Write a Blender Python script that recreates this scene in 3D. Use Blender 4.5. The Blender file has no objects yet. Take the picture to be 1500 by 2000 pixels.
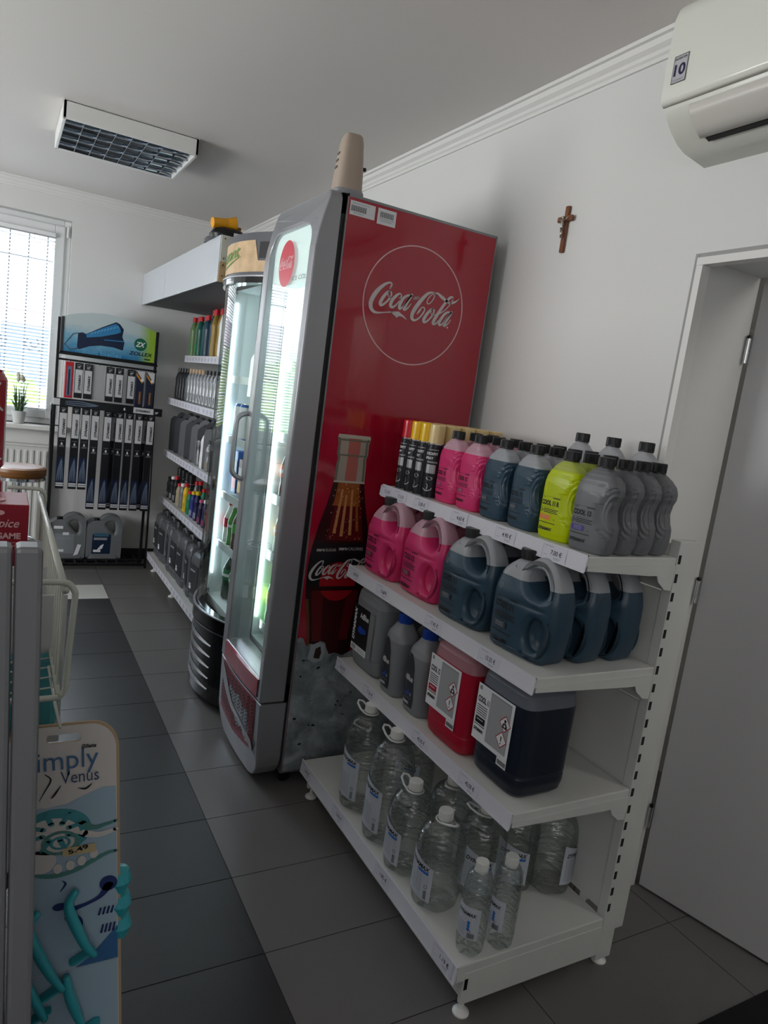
import bpy, bmesh, math, random
from mathutils import Vector, Matrix
random.seed(7)
PI = math.pi
sc = bpy.context.scene
col = sc.collection
# ---------------------------------------------------------------- camera, world, lights, exposure
cam_d = bpy.data.cameras.new('camera'); cam = bpy.data.objects.new('camera', cam_d); col.objects.link(cam)
RT = Vector((0.8719733, -0.47145108, 0.1318956)); UP = Vector((-0.04052792, 0.19897796, 0.97916559)); FW = Vector((0.48787299, 0.85915171, -0.15439654))
M = Matrix(((RT.x, UP.x, -FW.x, 0), (RT.y, UP.y, -FW.y, 0), (RT.z, UP.z, -FW.z, 1.44), (0, 0, 0, 1)))
cam.matrix_world = M
cam_d.sensor_fit = 'VERTICAL'; cam_d.sensor_height = 24; cam_d.sensor_width = 18; cam_d.lens = 1366.98/2000*24
cam_d.clip_start = 0.02
sc.camera = cam
sc.view_settings.view_transform = 'Standard'; sc.view_settings.look = 'None'
sc.view_settings.gamma = 1.0; sc.view_settings.use_curve_mapping = False
sc.view_settings.exposure = 0.74
w = bpy.data.worlds.new('sky'); sc.world = w; w.use_nodes = True
bg = w.node_tree.nodes['Background']
tc = w.node_tree.nodes.new('ShaderNodeTexCoord'); sx = w.node_tree.nodes.new('ShaderNodeSeparateXYZ')
rp = w.node_tree.nodes.new('ShaderNodeValToRGB')
w.node_tree.links.new(tc.outputs['Generated'], sx.inputs[0]); w.node_tree.links.new(sx.outputs[2], rp.inputs[0])
w.node_tree.links.new(rp.outputs[0], bg.inputs[0])
rp.color_ramp.elements[0].position = 0.0; rp.color_ramp.elements[0].color = (1.0, 1.0, 0.99, 1)
rp.color_ramp.elements[1].position = 0.45; rp.color_ramp.elements[1].color = (0.50, 0.64, 0.95, 1)
bg.inputs[1].default_value = 4.5
def area(name, loc, target, sx_, sy_, power, color):
    d = bpy.data.lights.new(name, 'AREA'); d.shape = 'RECTANGLE'; d.size = sx_; d.size_y = sy_; d.energy = power; d.color = color
    o = bpy.data.objects.new(name, d); col.objects.link(o); o.location = loc
    o.rotation_euler = (Vector(target)-Vector(loc)).to_track_quat('-Z', 'Y').to_euler()
    return o
area('window_light_left', (-2.9, 3.1, 1.6), (0.4, 3.3, 2.5), 2.6, 1.4, 74, (0.97, 0.99, 1.0))
area('storefront_light', (-1.2, -1.4, 1.9), (-0.4, 4, 2.5), 2.4, 1.0, 8, (1.0, 0.99, 0.975))
area('back_room_light', (2.25, -0.3, 2.3), (2.2, 0.6, 0.5), 0.4, 0.4, 4, (1.0, 0.98, 0.94))
area('daylight_outside_window', (-0.4, 7.6, 3.9), (-0.2, 4.0, 0.9), 2.4, 1.6, 320, (0.97, 0.99, 1.0))
# ---------------------------------------------------------------- materials
def s2l(c): return tuple(((x/12.92) if x <= 0.04045 else ((x+0.055)/1.055)**2.4) for x in c)
def rgb(h):
    h = h.lstrip('#'); return s2l([int(h[i:i+2], 16)/255 for i in (0, 2, 4)])
MT = {}
def mat(name, c, rough=0.5, metal=0.0, em=0.0, spec=None, coat=0.0, bump=0.0, bscale=200, var=0.0, vscale=8, trans=0.0, ior=1.45, alpha=1.0, aniso=None):
    if name in MT: return MT[name]
    m = bpy.data.materials.new(name); m.use_nodes = True; nt = m.node_tree; p = nt.nodes['Principled BSDF']
    if isinstance(c, str): c = rgb(c)
    p.inputs['Base Color'].default_value = (*c, 1); p.inputs['Roughness'].default_value = rough; p.inputs['Metallic'].default_value = metal
    p.inputs['Coat Weight'].default_value = coat; p.inputs['Transmission Weight'].default_value = trans; p.inputs['IOR'].default_value = ior
    p.inputs['Alpha'].default_value = alpha
    if spec is not None: p.inputs['Specular IOR Level'].default_value = spec
    if em: p.inputs['Emission Color'].default_value = (*c, 1); p.inputs['Emission Strength'].default_value = em
    if bump or var:
        t = nt.nodes.new('ShaderNodeTexCoord')
    if bump:
        n = nt.nodes.new('ShaderNodeTexNoise'); n.inputs['Scale'].default_value = bscale; n.inputs['Detail'].default_value = 3
        b = nt.nodes.new('ShaderNodeBump'); b.inputs['Strength'].default_value = bump; b.inputs['Distance'].default_value = 0.002
        nt.links.new(t.outputs['Object'], n.inputs['Vector']); nt.links.new(n.outputs['Fac'], b.inputs['Height']); nt.links.new(b.outputs[0], p.inputs['Normal'])
    if var:
        n2 = nt.nodes.new('ShaderNodeTexNoise'); n2.inputs['Scale'].default_value = vscale; n2.inputs['Detail'].default_value = 4
        r = nt.nodes.new('ShaderNodeValToRGB')
        r.color_ramp.elements[0].position = 0.3; r.color_ramp.elements[0].color = (*[x*(1-var) for x in c], 1)
        r.color_ramp.elements[1].position = 0.7; r.color_ramp.elements[1].color = (*[min(1, x*(1+var)) for x in c], 1)
        nt.links.new(t.outputs['Object'], n2.inputs['Vector']); nt.links.new(n2.outputs['Fac'], r.inputs[0]); nt.links.new(r.outputs[0], p.inputs['Base Color'])
    MT[name] = m; return m
def soft(name, c, rough=0.3, tl=0.3):
    """blow-moulded translucent plastic: glossy skin over diffuse + translucent"""
    if name in MT: return MT[name]
    m = bpy.data.materials.new(name); m.use_nodes = True; nt = m.node_tree
    for n in list(nt.nodes):
        if n.type != 'OUTPUT_MATERIAL': nt.nodes.remove(n)
    out = [n for n in nt.nodes if n.type == 'OUTPUT_MATERIAL'][0]
    if isinstance(c, str): c = rgb(c)
    p = nt.nodes.new('ShaderNodeBsdfPrincipled'); p.inputs['Base Color'].default_value = (*c, 1); p.inputs['Roughness'].default_value = rough
    t = nt.nodes.new('ShaderNodeBsdfTranslucent'); t.inputs[0].default_value = (*c, 1)
    mx = nt.nodes.new('ShaderNodeMixShader'); mx.inputs[0].default_value = tl
    nt.links.new(p.outputs[0], mx.inputs[1]); nt.links.new(t.outputs[0], mx.inputs[2]); nt.links.new(mx.outputs[0], out.inputs[0])
    MT[name] = m; return m
def clear(name, c, rough=0.02, ior=1.5, refr=0.0, bump=0.0, bscale=60, boost=0.0):
    """thin clear sheet: transparent with a fresnel reflection; refr mixes in real refraction"""
    if name in MT: return MT[name]
    m = bpy.data.materials.new(name); m.use_nodes = True; nt = m.node_tree
    for n in list(nt.nodes):
        if n.type != 'OUTPUT_MATERIAL': nt.nodes.remove(n)
    out = [n for n in nt.nodes if n.type == 'OUTPUT_MATERIAL'][0]
    tr = nt.nodes.new('ShaderNodeBsdfTransparent'); tr.inputs[0].default_value = (*c, 1)
    gl = nt.nodes.new('ShaderNodeBsdfGlossy'); gl.inputs['Roughness'].default_value = rough
    fr = nt.nodes.new('ShaderNodeFresnel')   # same ratio on both sides of the thin sheet
    ge = nt.nodes.new('ShaderNodeNewGeometry'); mr = nt.nodes.new('ShaderNodeMapRange'); mr.inputs['To Min'].default_value = ior; mr.inputs['To Max'].default_value = 1/ior
    nt.links.new(ge.outputs['Backfacing'], mr.inputs['Value']); nt.links.new(mr.outputs[0], fr.inputs[0])
    base = tr.outputs[0]
    if refr:
        rf = nt.nodes.new('ShaderNodeBsdfRefraction'); rf.inputs['Color'].default_value = (*c, 1); rf.inputs['IOR'].default_value = 1.33; rf.inputs['Roughness'].default_value = 0.0
        m0 = nt.nodes.new('ShaderNodeMixShader'); m0.inputs[0].default_value = refr
        nt.links.new(tr.outputs[0], m0.inputs[1]); nt.links.new(rf.outputs[0], m0.inputs[2]); base = m0.outputs[0]
    mx = nt.nodes.new('ShaderNodeMixShader')
    f = fr.outputs[0]
    if boost:
        ad = nt.nodes.new('ShaderNodeMath'); ad.operation = 'ADD'; ad.use_clamp = True; ad.inputs[1].default_value = boost; nt.links.new(f, ad.inputs[0]); f = ad.outputs[0]
    nt.links.new(f, mx.inputs[0]); nt.links.new(base, mx.inputs[1]); nt.links.new(gl.outputs[0], mx.inputs[2]); nt.links.new(mx.outputs[0], out.inputs[0])
    if bump:
        t = nt.nodes.new('ShaderNodeTexCoord'); n = nt.nodes.new('ShaderNodeTexNoise'); n.inputs['Scale'].default_value = bscale; n.inputs['Detail'].default_value = 2
        mp = nt.nodes.new('ShaderNodeMapping'); mp.inputs['Scale'].default_value = (1, 1, 3.0)
        b = nt.nodes.new('ShaderNodeBump'); b.inputs['Strength'].default_value = bump; b.inputs['Distance'].default_value = 0.01
        nt.links.new(t.outputs['Object'], mp.inputs[0]); nt.links.new(mp.outputs[0], n.inputs['Vector']); nt.links.new(n.outputs['Fac'], b.inputs['Height'])
        nt.links.new(b.outputs[0], gl.inputs['Normal']); nt.links.new(b.outputs[0], fr.inputs['Normal'])
        if refr: nt.links.new(b.outputs[0], rf.inputs['Normal'])
    MT[name] = m; return m
SLOTM = None
WHITE_WALL = mat('wall_paint', '#dadad8', 0.75, bump=0.12, bscale=90)
CEIL = mat('ceiling_paint', '#dbd7d3', 0.85)
TRIMW = mat('white_trim', '#dfdedb', 0.5)
SHELF = mat('shelf_enamel', '#d2d3d0', 0.38, var=0.03)
RAIL = mat('price_rail_white', '#d5d5de', 0.3)
BLACKP = mat('black_plastic', '#101114', 0.38)
DARK = mat('near_black', '#08090b', 0.5)
INK = mat('black_ink', '#0c0d10', 0.6)
WHITEP = mat('white_plastic', '#e8e8e6', 0.35)
PAPER = mat('white_paper', '#dfe0e4', 0.6)
GREYINK = mat('grey_print', '#8b8d92', 0.6)
SILVER = mat('silver_paint', '#a9abb0', 0.34, metal=0.55)
CHROME = mat('chrome', '#d5d7da', 0.12, metal=1.0)
GLASS = clear('door_glass', (0.93, 0.97, 0.96), 0.0, 1.65)
LEDM = mat('led_light', (0.86, 0.98, 1.0), 0.5, em=5.0)
# ---------------------------------------------------------------- geometry helpers
class G:
    def __init__(s): s.v = []; s.f = []; s.m = []; s.mats = []; s.s = []
    def mi(s, m):
        if m not in s.mats: s.mats.append(m)
        return s.mats.index(m)
    def add(s, vs, fs, m, smooth=False, fn=None):
        o = len(s.v); k = s.mi(m)
        s.v += [tuple(fn(*p)) if fn else tuple(p) for p in vs]
        for f in fs: s.f.append([i+o for i in f]); s.m.append(k); s.s.append(smooth)
        return s
    def box(s, x0, x1, y0, y1, z0, z1, m, bev=0.0, fn=None):
        if x1 < x0: x0, x1 = x1, x0
        if y1 < y0: y0, y1 = y1, y0
        if z1 < z0: z0, z1 = z1, z0
        if bev <= 0:
            v = [(x0, y0, z0), (x1, y0, z0), (x1, y1, z0), (x0, y1, z0), (x0, y0, z1), (x1, y0, z1), (x1, y1, z1), (x0, y1, z1)]
            return s.add(v, [(0, 3, 2, 1), (4, 5, 6, 7), (0, 1, 5, 4), (1, 2, 6, 5), (2, 3, 7, 6), (3, 0, 4, 7)], m, False, fn)
        b = min(bev, (x1-x0)/2.01, (y1-y0)/2.01, (z1-z0)/2.01)
        bm = bmesh.new(); bmesh.ops.create_cube(bm, size=1)
        for q in bm.verts: q.co = Vector(((x0+x1)/2+q.co.x*(x1-x0), (y0+y1)/2+q.co.y*(y1-y0), (z0+z1)/2+q.co.z*(z1-z0)))
        bmesh.ops.bevel(bm, geom=bm.edges[:], offset=b, segments=2, profile=0.5, affect='EDGES')
        s.frombm(bm, m, False, fn); return s
    def frombm(s, bm, m, smooth=False, fn=None):
        bm.verts.index_update()
        s.add([tuple(q.co) for q in bm.verts], [[q.index for q in f.verts] for f in bm.faces], m, smooth, fn); bm.free()
    def cyl(s, p0, p1, r0, r1=None, seg=20, m=None, caps=True, smooth=True):
        r1 = r0 if r1 is None else r1
        p0 = Vector(p0); p1 = Vector(p1); d = (p1-p0).normalized(); a = d.orthogonal().normalized(); b = d.cross(a)
        v = []
        for p, r in ((p0, r0), (p1, r1)):
            for i in range(seg):
                t = 2*PI*i/seg; v.append(tuple(p+a*math.cos(t)*r+b*math.sin(t)*r))
        s.add(v, [(i, (i+1) % seg, seg+(i+1) % seg, seg+i) for i in range(seg)], m, smooth)
        if caps: s.add(v, [list(range(seg))[::-1], [seg+i for i in range(seg)]], m, False)
        return s
    def tube(s, pts, r, m, seg=8, closed=False, caps=True):
        P = [Vector(p) for p in pts]; n = len(P); v = []; prev = None
        for i, p in enumerate(P):
            if closed: t = (P[(i+1) % n]-P[i-1])
            else: t = P[min(i+1, n-1)]-P[max(i-1, 0)]
            t.normalize()
            if prev is None: a = t.orthogonal().normalized()
            else:
                a = prev-t*prev.dot(t)
                if a.length < 1e-6: a = t.orthogonal()
                a.normalize()
            prev = a; b = t.cross(a); rr = r[i] if isinstance(r, (list, tuple)) else r
            for k in range(seg): an = 2*PI*k/seg; v.append(tuple(p+a*math.cos(an)*rr+b*math.sin(an)*rr))
        f = []
        for i in range(n if closed else n-1):
            j = (i+1) % n
            for k in range(seg): f.append((i*seg+k, i*seg+(k+1) % seg, j*seg+(k+1) % seg, j*seg+k))
        if caps and not closed: f += [list(range(seg))[::-1], [(n-1)*seg+k for k in range(seg)]]
        return s.add(v, f, m, True)
    def lathe(s, prof, c, m, seg=32, mf=None, axis='z'):
        v = []
        for r, z in prof:
            for k in range(seg): a = 2*PI*k/seg; v.append((c[0]+r*math.cos(a), c[1]+r*math.sin(a), c[2]+z))
        n = len(prof)
        for i in range(n-1):
            mm = mf((prof[i][1]+prof[i+1][1])/2) if mf else m
            s.add([v[i*seg+k] for k in range(seg)]+[v[(i+1)*seg+k] for k in range(seg)], [(k, (k+1) % seg, seg+(k+1) % seg, seg+k) for k in range(seg)], mm, True)
        if prof[0][0] > 1e-5: s.add(v[:seg], [list(range(seg))[::-1]], mf(prof[0][1]) if mf else m)
        if prof[-1][0] > 1e-5: s.add(v[-seg:], [list(range(seg))], mf(prof[-1][1]) if mf else m)
        return s
    def prism(s, poly, fn0, fn1, m, smooth=False):
        """poly 2d; fn0/fn1 map (u,v) to the two end faces"""
        n = len(poly); v = [tuple(fn0(*p)) for p in poly]+[tuple(fn1(*p)) for p in poly]
        s.add(v, [(i, (i+1) % n, n+(i+1) % n, n+i) for i in range(n)], m, smooth)
        return s.add(v, [list(range(n))[::-1], [n+i for i in range(n)]], m, False)
    # flat print layers: u right, v up, h out of the surface
    def rect(s, F, u0, v0, u1, v1, m, h=0.0003, n=1):
        v = []
        for i in range(n+1):
            u = u0+(u1-u0)*i/n; v += [F(u, v0, h), F(u, v1, h)]
        return s.add(v, [(2*i, 2*i+2, 2*i+3, 2*i+1) for i in range(n)], m)
    def poly(s, F, pts, m, h=0.0003): return s.add([F(u, v, h) for u, v in pts], [list(range(len(pts)))], m)
    def ell(s, F, cu, cv, ru, rv, m, h=0.0003, n=40, ring=0):
        if not ring: return s.poly(F, [(cu+ru*math.cos(2*PI*i/n), cv+rv*math.sin(2*PI*i/n)) for i in range(n)], m, h)
        v = []
        for i in range(n):
            a = 2*PI*i/n; v += [F(cu+ru*math.cos(a), cv+rv*math.sin(a), h), F(cu+(ru-ring)*math.cos(a), cv+(rv-ring)*math.sin(a), h)]
        return s.add(v, [(2*i, (2*i+2) % (2*n), (2*i+3) % (2*n), 2*i+1) for i in range(n)], m)
    def text(s, F, t, u, v, size, m, h=0.0006, bold=0.0, shear=0.0, rot=0.0, width=None, align='L'):
        V, Fc, W = txt(t, bold, shear)
        k = size; kx = (width/W) if width else size
        ca, sa = math.cos(rot), math.sin(rot); off = 0 if align == 'L' else (-W*kx/2 if align == 'C' else -W*kx)
        pts = []
        for a, b in V:
            x = a*kx+off; y = b*k; pts.append(F(u+x*ca-y*sa, v+x*sa+y*ca, h))
        return s.add(pts, Fc, m)
    def stroke(s, F, pts, m, h=0.0003, sub=5):
        P = smooth_path(pts, sub); n = len(P); L = []
        for i in range(n):
            a = P[max(i-1, 0)]; b = P[min(i+1, n-1)]; dx = b[0]-a[0]; dy = b[1]-a[1]; d = math.hypot(dx, dy) or 1
            nx, ny = -dy/d, dx/d; w_ = P[i][2]/2
            L += [F(P[i][0]+nx*w_, P[i][1]+ny*w_, h), F(P[i][0]-nx*w_, P[i][1]-ny*w_, h)]
        s.add(L, [(2*i, 2*i+1, 2*i+3, 2*i+2) for i in range(n-1)], m)
        for e in (P[0], P[-1]): s.ell(F, e[0], e[1], e[2]/2, e[2]/2, m, h, 10)
        return s
    def mesh(s, name):
        me = bpy.data.meshes.new(name); me.from_pydata(s.v, [], s.f)
        for m in s.mats: me.materials.append(m)
        me.polygons.foreach_set('material_index', s.m); me.polygons.foreach_set('use_smooth', s.s); me.update()
        return me
    def build(s, name, parent=None, world=False, label=None):
        if world and parent is not None:
            l = parent.location; s.v = [(a-l.x, b-l.y, c-l.z) for a, b, c in s.v]
        o = bpy.data.objects.new(name, None if not s.v else s.mesh(name)); col.objects.link(o)
        if parent is not None: o.parent = parent
        elif world:
            xs = [p[0] for p in s.v]; ys = [p[1] for p in s.v]; zs = [p[2] for p in s.v]
            c = Vector(((min(xs)+max(xs))/2, (min(ys)+max(ys))/2, min(zs))); o.data.transform(Matrix.Translation(-c)); o.location = c
        if label: o['label'] = label
        return o
def smooth_path(pts, sub=5, closed=False):
    n = len(pts); out = []
    rng = range(n) if closed else range(n-1)
    g = (lambda i: pts[i % n]) if closed else (lambda i: pts[max(0, min(n-1, i))])
    for i in rng:
        p0, p1, p2, p3 = g(i-1), g(i), g(i+1), g(i+2)
        for k in range(sub):
            t = k/sub
            out.append(tuple(0.5*((2*b)+(-a+c)*t+(2*a-5*b+4*c-d)*t*t+(-a+3*b-3*c+d)*t**3) for a, b, c, d in zip(p0, p1, p2, p3)))
    if not closed: out.append(tuple(pts[-1]))
    return out
_T = {}
def txt(t, bold, shear):
    k = (t, bold, shear)
    if k in _T: return _T[k]
    c = bpy.data.curves.new('t', 'FONT'); c.body = t; c.size = 1.0; c.offset = bold; c.shear = shear; c.resolution_u = 3; c.fill_mode = 'FRONT'
    o = bpy.data.objects.new('t', c); col.objects.link(o)
    bpy.context.view_layer.update()
    me = bpy.data.meshes.new_from_object(o.evaluated_get(bpy.context.evaluated_depsgraph_get()))
    V = [(q.co.x, q.co.y) for q in me.vertices]; F = [list(p.vertices) for p in me.polygons]
    mx = min([a for a, b in V] or [0]); W = (max([a for a, b in V] or [1])-mx) or 1
    V = [(a-mx, b) for a, b in V]
    bpy.data.objects.remove(o); bpy.data.curves.remove(c); bpy.data.meshes.remove(me)
    _T[k] = (V, F, W); return _T[k]
def slab(outlines, depth, bev, res=2):
    """2d outlines (first outer, rest holes) filled, extruded and bevelled; returns bmesh in (u,v,w)"""
    c = bpy.data.curves.new('s', 'CURVE'); c.dimensions = '2D'; c.fill_mode = 'BOTH'; c.extrude = max(depth/2-bev, 0.0001); c.bevel_depth = bev; c.bevel_resolution = res; c.offset = -bev
    for pts in outlines:
        sp = c.splines.new('POLY'); sp.points.add(len(pts)-1)
        for i, p in enumerate(pts): sp.points[i].co = (p[0], p[1], 0, 1)
        sp.use_cyclic_u = True
    o = bpy.data.objects.new('s', c); col.objects.link(o); bpy.context.view_layer.update()
    me = bpy.data.meshes.new_from_object(o.evaluated_get(bpy.context.evaluated_depsgraph_get()))
    bm = bmesh.new(); bm.from_mesh(me)
    bpy.data.objects.remove(o); bpy.data.curves.remove(c); bpy.data.meshes.remove(me)
    bmesh.ops.remove_doubles(bm, verts=bm.verts, dist=1e-5)
    return bm
def rrect(x0, y0, x1, y1, r, n=5):
    rs = r if isinstance(r, (list, tuple)) else [r]*4   # bl br tr tl
    out = []
    for (cx, cy, a0), q in zip([(x0, y0, PI), (x1, y0, 1.5*PI), (x1, y1, 0), (x0, y1, 0.5*PI)], rs):
        sxx = 1 if cx == x0 else -1; syy = 1 if cy == y0 else -1
        if q <= 0: out.append((cx, cy)); continue
        for i in range(n+1):
            a = a0+0.5*PI*i/n; out.append((cx+sxx*q+q*math.cos(a), cy+syy*q+q*math.sin(a)))
    return out
def sup(t, n):
    c, s_ = math.cos(t), math.sin(t)
    return math.copysign(abs(c)**(2/n), c), math.copysign(abs(s_)**(2/n), s_)
def interp(tab, z):
    for i in range(len(tab)-1):
        a, b = tab[i], tab[i+1]
        if z <= b[0]:
            t = (z-a[0])/(b[0]-a[0]); t = max(0, min(1, t)); t2 = t*t*(3-2*t) if len(tab) > 2 else t
            return [p+(q-p)*(0.5*t+0.5*t2) for p, q in zip(a[1:], b[1:])]
    return list(tab[-1][1:])
def loft(g, tab, m, seg=40, dz=0.004, n=3.0, mf=None, disp=None, cap=True):
    """tab rows: z, left half-width, right half-width, half-depth"""
    z0, z1 = tab[0][0], tab[-1][0]; N = max(3, int((z1-z0)/dz)); rows = []
    for i in range(N+1):
        z = z0+(z1-z0)*i/N; L, R_, D = interp(tab, z)[:3]; row = []
        for k in range(seg):
            a, b = sup(2*PI*k/seg, n); x = a*(R_ if a > 0 else L); y = b*D
            if disp:
                d = disp(x, y, z); x += d[0]; y += d[1]
            row.append((x, y, z))
        rows.append(row)
    for i in range(N):
        mm = mf((rows[i][0][2]+rows[i+1][0][2])/2) if mf else m
        g.add(rows[i]+rows[i+1], [(k, (k+1) % seg, seg+(k+1) % seg, seg+k) for k in range(seg)], mm, True)
    if cap:
        g.add(rows[0], [list(range(seg))[::-1]], mf(z0) if mf else m); g.add(rows[-1], [list(range(seg))], mf(z1) if mf else m)
    return g
# ---------------------------------------------------------------- object helpers
def thing(name, label, cat, loc=(0, 0, 0), rz=0.0, group=None):
    o = bpy.data.objects.new(name, None); col.objects.link(o); o.location = loc; o.rotation_euler = (0, 0, rz); o.empty_display_size = 0.05
    return tag(o, label, cat, group)
def tag(o, label, cat, group=None):
    o['label'] = label; o['category'] = cat
    if group: o['group'] = group
    return o
def struct(o): o['kind'] = 'structure'; return o
def kids(o): return [c for c in bpy.data.objects if c.parent == o]
_K = {}
def dup(root, loc, rz, label, group=None):
    if root.name not in _K: _K[root.name] = [(c, kids(c)) for c in kids(root)]
    r = root.copy(); col.objects.link(r); r.location = loc; r.rotation_euler = (0, 0, rz); r['label'] = label
    if group: r['group'] = group
    for ch, gs in _K[root.name]:
        c = ch.copy(); col.objects.link(c); c.parent = r
        for q in gs:
            d = q.copy(); col.objects.link(d); d.parent = c
    return r
def place(root, first, loc, rz, label, group=None):
    if first:
        root.location = loc; root.rotation_euler = (0, 0, rz); root['label'] = label
        if group: root['group'] = group
        return root
    return dup(root, loc, rz, label, group)
ORD = ['first', 'second', 'third', 'fourth', 'fifth', 'sixth', 'seventh', 'eighth', 'ninth', 'tenth', 'eleventh', 'twelfth', 'thirteenth', 'fourteenth']
def PY(y0, x0=0.0, z0=0.0): return lambda u, v, h: (x0+u, y0-h, z0+v)          # print facing -Y
def PX(x0, y0=0.0, z0=0.0): return lambda u, v, h: (x0-h, y0-u, z0+v)          # print facing -X
# ================================================================ THE ROOM
XW, YB, ZC, XL, YF = 1.62, 5.48, 2.56, -3.0, -1.6
# floor: 60x30 tiles, dark strip, one white tile row, light tiles
TD = mat('tile_anthracite', '#303133', 0.36, bump=0.25, bscale=260, var=0.05, vscale=3)
TG = mat('tile_grey', '#6b6968', 0.34, bump=0.25, bscale=260, var=0.05, vscale=3)
TWH = mat('tile_white', '#c9c9c4', 0.35)
GR = mat('tile_grout', '#1c1d1f', 0.8)
g = G(); g.box(XL, 2.6, YF, YB+0.05, -0.05, -0.002, GR)
for ix in range(-7, 5):
    for iy in range(-12, 15):
        x0 = 0.661+ix*0.594; y0 = 1.476+iy*0.3015; x1 = x0+0.594; y1 = y0+0.3015
        if y0 > YB or x0 < XL: continue
        y1 = min(y1, YB); 
        dark = -2 <= ix <= -1 and y0 < 4.4
        white = -2 <= ix <= -1 and 4.4 < y0 < 4.6
        m_ = TD if dark else TWH if white else TG
        g.box(x0+0.0015, x1-0.0015, y0+0.0015, y1-0.0015, -0.01, 0.0, m_)
o = g.build('floor', world=True); struct(o)
g = G(); g.box(XL-0.1, XW+0.1, YF-0.1, YB+0.1, ZC, ZC+0.1, CEIL); struct(g.build('ceiling', world=True))
# back wall with window opening x -1.05..0.40, z 0.965..2.36
WX0, WX1, WZ0, WZ1 = -1.05, 0.398, 0.965, 2.362
g = G()
g.box(XL-0.1, WX0, YB, YB+0.3, 0, ZC, WHITE_WALL); g.box(WX1, XW+0.26, YB, YB+0.3, 0, ZC, WHITE_WALL)
g.box(WX0, WX1, YB, YB+0.3, 0, WZ0, WHITE_WALL); g.box(WX0, WX1, YB, YB+0.3, WZ1, ZC, WHITE_WALL)
struct(g.build('wall_back', world=True))
# right wall with door opening y 0.42..1.34
DY0, DY1, DZ = 0.40, 1.34, 1.925
g = G()
g.box(XW, XW+0.262, DY1, YB, 0, ZC, WHITE_WALL); g.box(XW, XW+0.262, YF, DY0, 0, ZC, WHITE_WALL); g.box(XW, XW+0.262, DY0, DY1, DZ, ZC, WHITE_WALL)
struct(g.build('wall_right', world=True))
g = G()
g.box(XL-0.1, XL, YF, YB, 0, ZC, WHITE_WALL); struct(g.build('wall_left', world=True))
g = G(); g.box(XL-0.1, XW+0.3, YF-0.1, YF, 0, ZC, WHITE_WALL); struct(g.build('wall_front', world=True))
# cornices
def cornice(p0, p1, nrm, name):
    prof = [(0, 0.0), (0.0, -0.062), (0.008, -0.062), (0.010, -0.052), (0.016, -0.046), (0.018, -0.036), (0.030, -0.026), (0.036, -0.012), (0.046, -0.010), (0.048, 0.0)]
    g = G(); P0 = Vector(p0); P1 = Vector(p1); N = Vector(nrm)
    g.prism(prof, lambda u, v: tuple(P0+N*u+Vector((0, 0, v))), lambda u, v: tuple(P1+N*u+Vector((0, 0, v))), TRIMW)
    struct(g.build(name, world=True))
cornice((XW, YF, ZC), (XW, YB, ZC), (-1, 0, 0), 'trim_1')
cornice((XL, YB, ZC), (XW, YB, ZC), (0, -1, 0), 'trim_2')
g = G(); g.box(XL, XW, YB-0.010, YB, 0, 0.082, TD); struct(g.build('baseboard_back', world=True))
# door trim (flat casing) + deep jamb + leaf
d1 = thing('door_1', 'white door standing slightly ajar at the back of a deep reveal', 'door', (XW, DY1, 0)); struct(d1)
g = G()
# rebated steel frame round the opening
GRV = mat('frame_groove', '#9a9a98', 0.6)
g.box(XW-0.006, XW-0.001, DY1+0.001, DY1+0.012, 0, DZ+0.012, GRV); g.box(XW-0.006, XW-0.001, DY0-0.012, DY1, DZ+0.001, DZ+0.012, GRV)
g.box(XW-0.012, XW+0.02, DY1-0.020, DY1-0.0005, 0, DZ-0.0205, TRIMW); g.box(XW-0.0125, XW+0.0205, DY0, DY1-0.0003, DZ-0.020, DZ-0.0003, TRIMW); g.box(XW-0.012, XW+0.02, DY0, DY0+0.02, 0, DZ-0.0205, TRIMW)
g.build('frame', d1, True)
g = G()
g.box(XW-0.004, XW, DY1+0.012, DY1+0.075, 0, DZ+0.075, WHITE_WALL); g.box(XW-0.004, XW, DY0-0.075, DY1+0.012, DZ+0.012, DZ+0.075, WHITE_WALL)
g.build('casing', d1, True)
LEAF = mat('door_leaf_white', '#c9c9cb', 0.33)
g = G(); an = math.radians(15)
a = Vector((1.889, 1.336, 0)); dv = Vector((math.sin(an), -math.cos(an), 0)); nv = Vector((math.cos(an), math.sin(an), 0))
def LF(u, t, z): p = a+dv*u+nv*t; return (p.x, p.y, z)
g.box(0.006, 0.9, 0, 0.04, 0.008, DZ-0.012, LEAF, 0, lambda u, t, z: LF(u, t, z))
lf = g.build('leaf', d1, True)
for z in (0.25, 1.0, 1.72):
    g = G()
    g.cyl((1.874, 1.331, z-0.035), (1.874, 1.331, z+0.035), 0.007, seg=10, m=CHROME)
    g.cyl((1.874, 1.331, z+0.036), (1.874, 1.331, z+0.044), 0.006, seg=10, m=DARK); g.build('hinge', d1, True)
# pale wall of the room behind the door (closes the view through the gap)
g = G(); g.box(2.62, 2.7, -0.6, 2.4, 0, ZC, WHITE_WALL); struct(g.build('wall_beyond_door', world=True))
g = G(); g.box(XW+0.262, 2.62, 2.35, 2.42, 0, ZC, WHITE_WALL); struct(g.build('wall_beyond_door_far', world=True)); g = G(); g.box(XW+0.262, 2.62, -0.67, -0.6, 0, ZC, WHITE_WALL); struct(g.build('wall_beyond_door_near', world=True))
g = G(); g.box(XW+0.262, 2.7, -0.67, 2.42, ZC, ZC+0.05, CEIL); struct(g.build('ceiling_beyond_door', world=True))
g = G(); g.box(2.601, 2.7, -0.67, 2.42, -0.05, -0.002, GR); struct(g.build('floor_beyond_door', world=True))
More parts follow.
